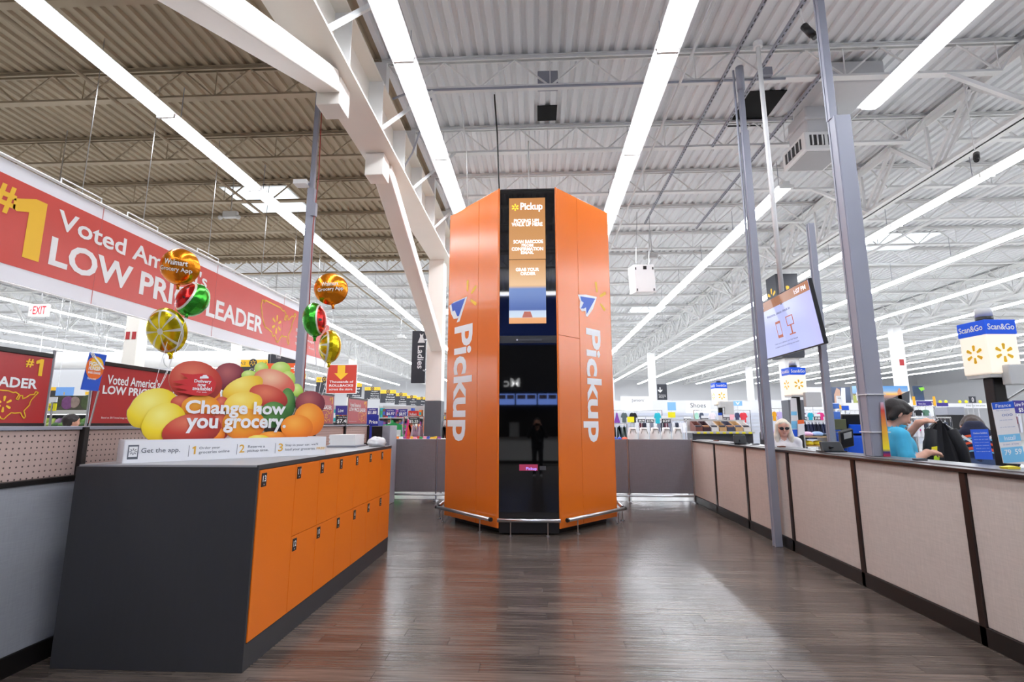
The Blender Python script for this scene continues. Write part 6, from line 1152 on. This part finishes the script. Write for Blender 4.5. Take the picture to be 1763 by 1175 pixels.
def person(label, loc, rz, h, arms, mats, res=.011, tilt=0, turn=0, lean=0, hair=None, hairc=(40, 26, 22), longh=0, glasses=False, bulk=1.0, sleeve=.5, hood=False):
    """faces local +Y. mats: skin, top, bottom, shoe. arms: {'R': (elbow, wrist, finger_dir), 'L': ...} in units of height"""
    t = thing('person', label, 'person', loc, rz); S = h; P = []; q = lambda *a: (a[0] * S, a[1] * S, a[2] * S)
    def cap(a, b, ra, rb, tg): P.append((q(*a), q(*b), ra * S, rb * S, tg))
    ln = lean
    w = bulk
    for s in (-1, 1):
        cap((s * .052, 0, .50), (s * .055, .012, .285), .050 * w, .036, 2); cap((s * .055, .012, .285), (s * .057, -.01, .055), .036, .026, 2)
        cap((s * .057, -.025, .028), (s * .062, .085, .020), .024, .018, 3)
        cap((s * .045, -.005, .53), (s * .04, 0, .60), .062 * w, .060 * w, 2 if not hood else 2); cap((s * .04, ln * .3, .60), (s * .055, ln * .7 - .005, .73), .062 * w, .066 * w, 1); cap((s * .055, ln * .7 - .005, .73), (s * .085, ln - .008, .79), .064 * w, .045, 1)
    cap((0, ln * .2 + .022 * w, .60), (0, ln * .6 + .015, .74), .064 * w, .06, 1); cap((0, 0, .53), (0, ln * .2, .60), .07 * w, .066 * w, 1)
    cap((-.08, ln - .008, .80), (.08, ln - .008, .80), .038, .038, 1)
    nk = (0, ln, .80); hc = (0, ln + .018, .925)
    M = Matrix.Rotation(turn, 3, 'Z') @ Matrix.Rotation(-tilt, 3, 'X'); nb = V((0, ln, .845))
    hd = lambda x, y, z: tuple(nb + M @ V((x, y, z)))
    cap(nk, tuple(nb), .036, .032, 0); cap(tuple(nb), hd(0, .01, .03), .031, .034, 0)
    for a, b, ra, rb in (((0, -.012, .10), (0, .012, .098), .054, .052), ((0, .008, .06), (0, .022, .045), .044, .036), ((0, .038, .028), (0, .042, .022), .024, .022), ((0, .03, .095), (0, .034, .11), .038, .038)): cap(hd(*a), hd(*b), ra, rb, 0)
    cap(hd(0, .066, .082), hd(0, .078, .060), .007, .0095, 0); cap(hd(-.016, .060, .090), hd(.016, .060, .090), .009, .009, 0)
    cap(hd(-.012, .066, .040), hd(.012, .066, .040), .0065, .0065, 0)
    for s in (-1, 1): cap(hd(s * .055, -.002, .085), hd(s * .058, -.006, .062), .012, .009, 0); cap(hd(s * .028, .045, .06), hd(s * .03, .04, .05), .018, .016, 0)
    for sd_, (el, wr, fd) in arms.items():
        s = 1 if sd_ == 'R' else -1; sh_ = V((s * .118, ln - .008, .792)); el, wr, fd = V(el), V(wr), V(fd).normalized()
        cap((s * .085, ln - .008, .80), tuple(sh_), .040, .038, 1); mid = sh_ + (el - sh_) * sleeve * (1 if sleeve <= 1 else 1)
        if sleeve < 1: cap(tuple(sh_), tuple(mid), .040, .037, 1); cap(tuple(mid), tuple(el), .030, .027, 0); cap(tuple(el), tuple(wr), .027, .018, 0)
        else: cap(tuple(sh_), tuple(el), .038, .032, 1); cap(tuple(el), tuple(wr - (wr - el).normalized() * .01), .032, .024, 1)
        up = V((0, 0, 1)); side = fd.cross(up); side = side.normalized() if side.length > .1 else V((1, 0, 0)); dn = side.cross(fd).normalized()
        pc = wr + fd * .045; cap(tuple(wr), tuple(pc), .017, .014, 0); cap(tuple(pc - side * .014), tuple(pc + side * .014), .012, .012, 0)
        for i, L_ in enumerate((.040, .046, .043, .034)):
            b0 = pc + side * (.021 - i * .014); b1 = b0 + fd * L_ * .55 - dn * .006; b2 = b1 + fd * L_ * .25 - dn * L_ * .45; cap(tuple(b0), tuple(b1), .0062, .0058, 0); cap(tuple(b1), tuple(b2), .0058, .005, 0)
        tb0 = wr + fd * .02 + side * .018 * 1; tb1 = tb0 + fd * .022 + side * .014 - dn * .006; cap(tuple(tb0), tuple(tb1), .0075, .0068, 0); cap(tuple(tb1), tuple(tb1 + fd * .02 - dn * .010), .0068, .0058, 0)
    if hood: cap((-.035, ln - .055, .83), (.035, ln - .055, .83), .042, .042, 1); cap((-.02, ln - .05, .87), (.02, ln - .05, .87), .034, .034, 1)
    body = skinmesh('body', P, res, mats, t)
    # hair
    Hh = []
    def hcap(a, b, ra, rb): Hh.append((tuple(x * S for x in hd(*a)), tuple(x * S for x in hd(*b)), ra * S, rb * S, 0))
    hcap((0, -.022, .112), (0, .005, .122), .055, .050); hcap((0, -.03, .095), (0, -.032, .065), .050, .040); hcap((-.032, -.01, .10), (.032, -.01, .10), .034, .034); hcap((-.02, .045, .132), (.025, .045, .130), .018, .018)
    for s in (-1, 1):
        hcap((s * .044, .005, .10), (s * .048, -.012, .068), .020, .016)
        if hair == 'bob': hcap((s * .04, -.02, .09), (s * .045, -.03, .045), .026, .020); hcap((s * .03, .035, .125), (s * .048, .03, .10), .020, .012)
        if longh: hcap((s * .045, .012, .11), (s * .062, .02, -.0), .024, .026); hcap((s * .062, .02, 0), (s * .075, .035, -longh), .028, .020)
    if longh: hcap((0, -.045, .08), (0, -.06, -longh), .045, .045)
    if hair: skinmesh('hair', Hh, res, [mat('hair_%d' % hairc[0], hairc, .55, var=.25, vs=(60, 60, 8), bump=.4)], t, .02)
    # eyes, mouth
    for s in (-1, 1):
        e = V(hd(s * .021, .0605, .082)) * S; b = B().ball((0, 0, 0), (.0075 * S, .005 * S, .004 * S), 10, 6); b.v = [tuple(V(p) + e) for p in b.v]
        obj2(b, 'eye', mat('eye_dark', (50, 36, 30), .3), t)
        br = B().bar(V(hd(s * .010, .068, .095)) * S, V(hd(s * .033, .060, .096)) * S, .005 * S, .004 * S); obj2(br, 'eyebrow', mat('hair_%d' % hairc[0], hairc, .55), t)
    obj2(B().tube([V(hd(-.014, .0715, .0405)) * S, V(hd(0, .0735, .0395)) * S, V(hd(.014, .0715, .0405)) * S], .0022 * S, 6), 'mouth', mat('lips', (168, 96, 88), .5), t)
    if glasses:
        g = B()
        for s in (-1, 1): g.ball(V(hd(s * .023, .071, .084)) * S, (.021 * S, .006 * S, .015 * S), 14, 8)
        g.bar(V(hd(-.05, .055, .09)) * S, V(hd(-.02, .074, .09)) * S, .005 * S); g.bar(V(hd(.05, .055, .09)) * S, V(hd(.02, .074, .09)) * S, .005 * S); obj2(g, 'sunglasses', DARKP, t)
    return t, lambda x, y, z: V((x * S, y * S, z * S)), hd
def obj2(b, name, m, parent, smooth=True):
    me = bpy.data.meshes.new(name); me.from_pydata(b.v, [], b.f); me.materials.append(m)
    if smooth: me.polygons.foreach_set('use_smooth', [True] * len(me.polygons))
    o = bpy.data.objects.new(name, me); COL.objects.link(o); o.parent = parent; return o
def cloth(nm, c): return mat(nm, c, .85, var=.08, vs=(30, 30, 6), bump=.35)
POLO, JEAN, SHOE = cloth('polo_blue', (70, 178, 216)), cloth('denim', (52, 70, 104)), cloth('shoe_dark', (36, 34, 34))
man, mq, mh = person('man in bright blue polo shirt looking down at a dark jacket', (3.63, 5.45, 0), math.radians(-100), 1.745,
    {'R': ((.178, -.015, .640), (.105, .115, .700), (-.45, 1, .05)), 'L': ((-.165, .08, .70), (-.07, .175, .865), (.1, 1, .35))}, [SKIN, POLO, JEAN, SHOE], .010, tilt=.42, hair='bob', hairc=(26, 17, 14), bulk=1.36, sleeve=.72)
cb_ = B()
for s in (-1, 1): cb_.ob(V((s * .036, .028, .838)) * 1.745, V((.02, .012 * s, -.004)) * 1.745, V((0, .004, .002)) * 1.745, V((s * .004, .010, .016)) * 1.745)
obj2(cb_, 'collar', POLO, man, False); obj2(B().box(-.006, .006, .150, .162, 1.26, 1.38), 'placket', mat('polo_dark', (54, 150, 190), .8), man, False)
woman, _, _ = person('woman with long white hair, sunglasses and white top at the registers', (3.74, 8.02, 0), math.radians(165), 1.56,
    {'R': ((.140, .0, .63), (.05, .10, .60), (-.6, .6, 0)), 'L': ((-.140, .0, .63), (-.05, .10, .60), (.6, .6, 0))}, [mat('skin_pink', (222, 170, 148), .55), cloth('white_top', (226, 222, 220)), JEAN, SHOE], .011, tilt=.12, hair='long', hairc=(226, 218, 198), longh=.19, glasses=True, sleeve=1)
HOOD = cloth('hoodie_navy', (32, 36, 60))
hp, _, _ = person('person in navy hoodie with orange and blue back print, seen from behind', (4.86, 5.95, 0), math.radians(-36), 1.70,
    {'R': ((.160, .06, .64), (.10, .19, .62), (-.2, 1, -.1)), 'L': ((-.160, .06, .64), (-.10, .19, .62), (.2, 1, -.1))}, [SKIN, HOOD, JEAN, SHOE], 0.012, tilt=1.35, lean=.09, hair='short', hairc=(60, 44, 36), bulk=1.12, sleeve=1, hood=True)
# back print of the hoodie: curved bands and a pale skull shape
def bprint(rows, m, nm, y0=-.155, k=.5):
    b = B()
    for pts in rows: 
        i = len(b.v); b.v += [(x, y0 + .55 * x * x + .06 * (z - 1.2), z) for x, z in pts]; b.f.append(tuple(range(i, i + len(pts))))
    obj2(b, nm, m, hp, False)
n_ = 8
def bandp(z0, z1, w, bow=.03): return [[(-w + 2 * w * i / n_, z0 + bow * (1 - (2 * i / n_ - 1) ** 2)), (-w + 2 * w * (i + 1) / n_, z0 + bow * (1 - (2 * (i + 1) / n_ - 1) ** 2)), (-w + 2 * w * (i + 1) / n_, z1 + bow * (1 - (2 * (i + 1) / n_ - 1) ** 2)), (-w + 2 * w * i / n_, z1 + bow * (1 - (2 * i / n_ - 1) ** 2))] for i in range(n_)]
PO, PB2 = mat('print_coral', (240, 96, 56), .7), mat('print_paleblue', (130, 196, 226), .7)
bprint(bandp(1.335, 1.36, .14), PO, 'orange_band_print'); bprint(bandp(1.31, 1.33, .14), PB2, 'blue_band_print'); bprint(bandp(1.265, 1.29, .12), PO, 'orange_band_print'); bprint(bandp(1.20, 1.23, .13), PO, 'orange_band_print'); bprint(bandp(1.18, 1.195, .13), PB2, 'blue_band_print')
bprint([[(-.045, 1.32), (-.02, 1.17), (.02, 1.17), (.045, 1.32)], [(-.13, 1.36), (-.045, 1.29), (-.045, 1.32), (-.12, 1.385)], [(.13, 1.36), (.045, 1.29), (.045, 1.32), (.12, 1.385)]], WHITE, 'skull_print', -.160)
# dark jacket on a hanger in the man's hand
hm = wm(man); hand = hm @ (V((-.065, .238, .895)) * 1.745)
jk = thing('dark_jacket', 'black hanging jacket with yellow tags held up by the man', 'clothing', (hand.x + .1, hand.y, .95))
def jg(u, v):      # u across -1..1, v 0 top..1 bottom
    w_ = .05 + .12 * min(1, v * 3.2) + .05 * v; sl_ = .10 * max(0, abs(u) - .62) * (1 if v < .75 else 0)
    return w_ * u, .035 * math.sin(u * 7 + v * 2) * (.3 + v) + .015 * math.sin(u * 15), -v * .62 - .05 * abs(u) * (1 - v)
b = B(); NU, NV = 22, 16; ctr = hand + V((.09, .02, -.02))
for sgn in (-1, 1):
    N0 = len(b.v)
    for j in range(NV + 1):
        for i in range(NU + 1):
            u = -1 + 2 * i / NU; v = j / NV; x, y, z = jg(u, v); th_ = .055 * math.sqrt(max(0, 1 - u * u)) * (.4 + v * .6); b.v.append((ctr.x + x, ctr.y + y + sgn * th_, ctr.z + z))
    for j in range(NV):
        for i in range(NU): f_ = (N0 + j * (NU + 1) + i, N0 + (j + 1) * (NU + 1) + i, N0 + (j + 1) * (NU + 1) + i + 1, N0 + j * (NU + 1) + i + 1); b.f.append(f_ if sgn < 0 else f_[::-1])
obj('jacket_body', b, cloth('jacket_black', (30, 30, 34)), jk, True)
for s in (-1, 1):
    pts = [ctr + V((s * .10, -.02, -.10)), ctr + V((s * .155, -.05, -.30)), ctr + V((s * .17, -.06, -.55))]; obj('sleeve', B().tube(pts, [.05, .055, .045], 12), cloth('jacket_black', (30, 30, 34)), jk, True)
obj('hanger', B().tube([ctr + V((-.14, 0, -.10)), ctr + V((0, 0, .0)), ctr + V((.14, 0, -.10))], .007, 6), GREYP, jk); obj('hanger_hook', B().tube([ctr, ctr + V((-.02, 0, .03)), ctr + V((-.06, -.005, .035)), hand + V((.02, 0, .01))], .004, 6), CHROME, jk)
for k in range(3): obj('yellow_tag', B().ob(ctr + V((-.17 + .012 * k, -.125, -.30 - .075 * k)), (.03, .004, .004), (0, .002, 0), (.005, 0, .034)), [SYL, mat('tag_lime', (190, 226, 40), .5), SYL][k], jk)
# photographer standing behind the viewpoint (seen mirrored in the kiosk glass)
ph_, _, _ = person('person in dark clothes holding a camera, mirrored in the kiosk glass', (0, -.33, 0), 0, 1.66, {'R': ((.150, .06, .70), (.06, .115, .885), (-.5, .5, .6)), 'L': ((-.150, .06, .70), (-.06, .115, .885), (.5, .5, .6))}, [SKIN, cloth('black_top', (24, 24, 26)), cloth('black_jeans', (26, 27, 30)), cloth('white_shoe', (200, 200, 200))], .014, hair='short', hairc=(40, 30, 26), sleeve=1)
pcm = thing('photo_camera', 'small black photo camera in the hands of the mirrored person', 'camera', (0, -.12, 1.44)); obj('camera_body', B().box(-.065, .065, -.17, -.10, 1.45, 1.535), DARKP, pcm, bevel=.01); obj('lens_barrel', B().tube([(0, -.10, 1.495), (0, -.035, 1.498)], .03, 16), DARKP, pcm, True)
# far shopper in produce
shp, _, _ = person('far shopper with dark hair at the produce case', (aty(132, 718, 9.0).x, 8.9, 0), math.radians(-30), 1.66, {'R': ((.150, .04, .63), (.09, .17, .62), (-.2, 1, 0)), 'L': ((-.150, .04, .63), (-.09, .17, .62), (.2, 1, 0))}, [SKIN, cloth('grey_top', (120, 112, 106)), JEAN, SHOE], .016, hair='bob', hairc=(36, 26, 24), sleeve=1)

# ================================================================== BEHIND THE VIEWPOINT: food counter seen in the glass
wf = sroot('wall_front', (0, -5.2, 0)); DKW = mat('dark_soffit', (40, 40, 44), .5, var=.05); BLW = mat('navy_wall', (50, 92, 200), .5, var=.05)
obj('lower_wall', B().box(-9, 9, -7.3, -7.2, 0, 3.6), mat('kitchen_wall', (70, 66, 64), .6), wf); obj('soffit', B().box(-9, 9, -7.2, -5.2, 2.75, 4.6), DKW, wf); obj('upper_wall', B().box(-9, 9, -5.5, -5.2, 4.6, 6.55), BLW, wf); obj('cove_light', B().box(-9, 9, -5.3, -5.16, 6.62, 6.74), mat('cove_lens', (255, 255, 255), .5, emit=14), wf)
fc_ = thing('food_counter', 'white food counter behind the viewpoint, mirrored in the kiosk glass', 'counter', (0, -5.4, 0)); obj('counter_front', B().box(-4, 4, -5.6, -5.3, .12, .95), mat('counter_white', (216, 216, 214), .4), fc_, bevel=.01); obj('counter_top', B().box(-4.05, 4.05, -5.65, -5.22, .95, 1.0), STEEL, fc_); obj('kick_base', B().box(-4, 4, -5.55, -5.34, 0, .12), BLACK, fc_)
for k, (x0, x1) in enumerate(((-1.55, -.85), (-.83, .0), (.02, .8))):
    # positions as mirrored: menu screens over the counter
    t = thing('menu_screen', '%s menu screen over the food counter from the left' % ORD[k], 'screen', ((x0 + x1) / 2, -5.2, 2.2)); obj('screen_case', B().box(x0, x1, -5.26, -5.19, 2.22, 2.68), DARKP, t); obj('screen_picture', B().box(x0 + .02, x1 - .02, -5.188, -5.185, 2.24, 2.66), mat('menu_blue', (60, 80, 140), .3, emit=8, ecol=(110, 140, 220)), t)
    for j in range(2): obj('menu_item', B().box(x0 + .06 + j * (x1 - x0) * .46, x0 + .04 + (j + .9) * (x1 - x0) * .46, -5.184, -5.182, 2.46, 2.62), mat('menu_food', (90, 70, 60), .4, emit=.8), t)
    obj('screen_bracket', B().box((x0 + x1) / 2 - .03, (x0 + x1) / 2 + .03, -5.24, -5.20, 2.66, 2.76), DARKP, t)
lt = thing('counter_sign', 'white lettering on the dark soffit, mirrored in the kiosk glass', 'sign', (-.9, -5.19, 2.95)); text(lt, "Mc", (-.98, -5.195, 3.10), (-1, 0, 0), ZU, .62, .34, mat('sign_lit', (255, 255, 255), .4, emit=2.2), .03, off=.005)
for k in range(5):
    x = -2.2 + k * 1.05; tag(obj('counter_machine', B().box(x, x + .4, -6.9, -6.5, .0, 1.45 + .12 * (k % 2)), [STEEL, GREYP, DARKP][k % 3], bevel=.02), '%s tall kitchen machine behind the food counter' % ORD[k], 'machine', 'kitchen machines')
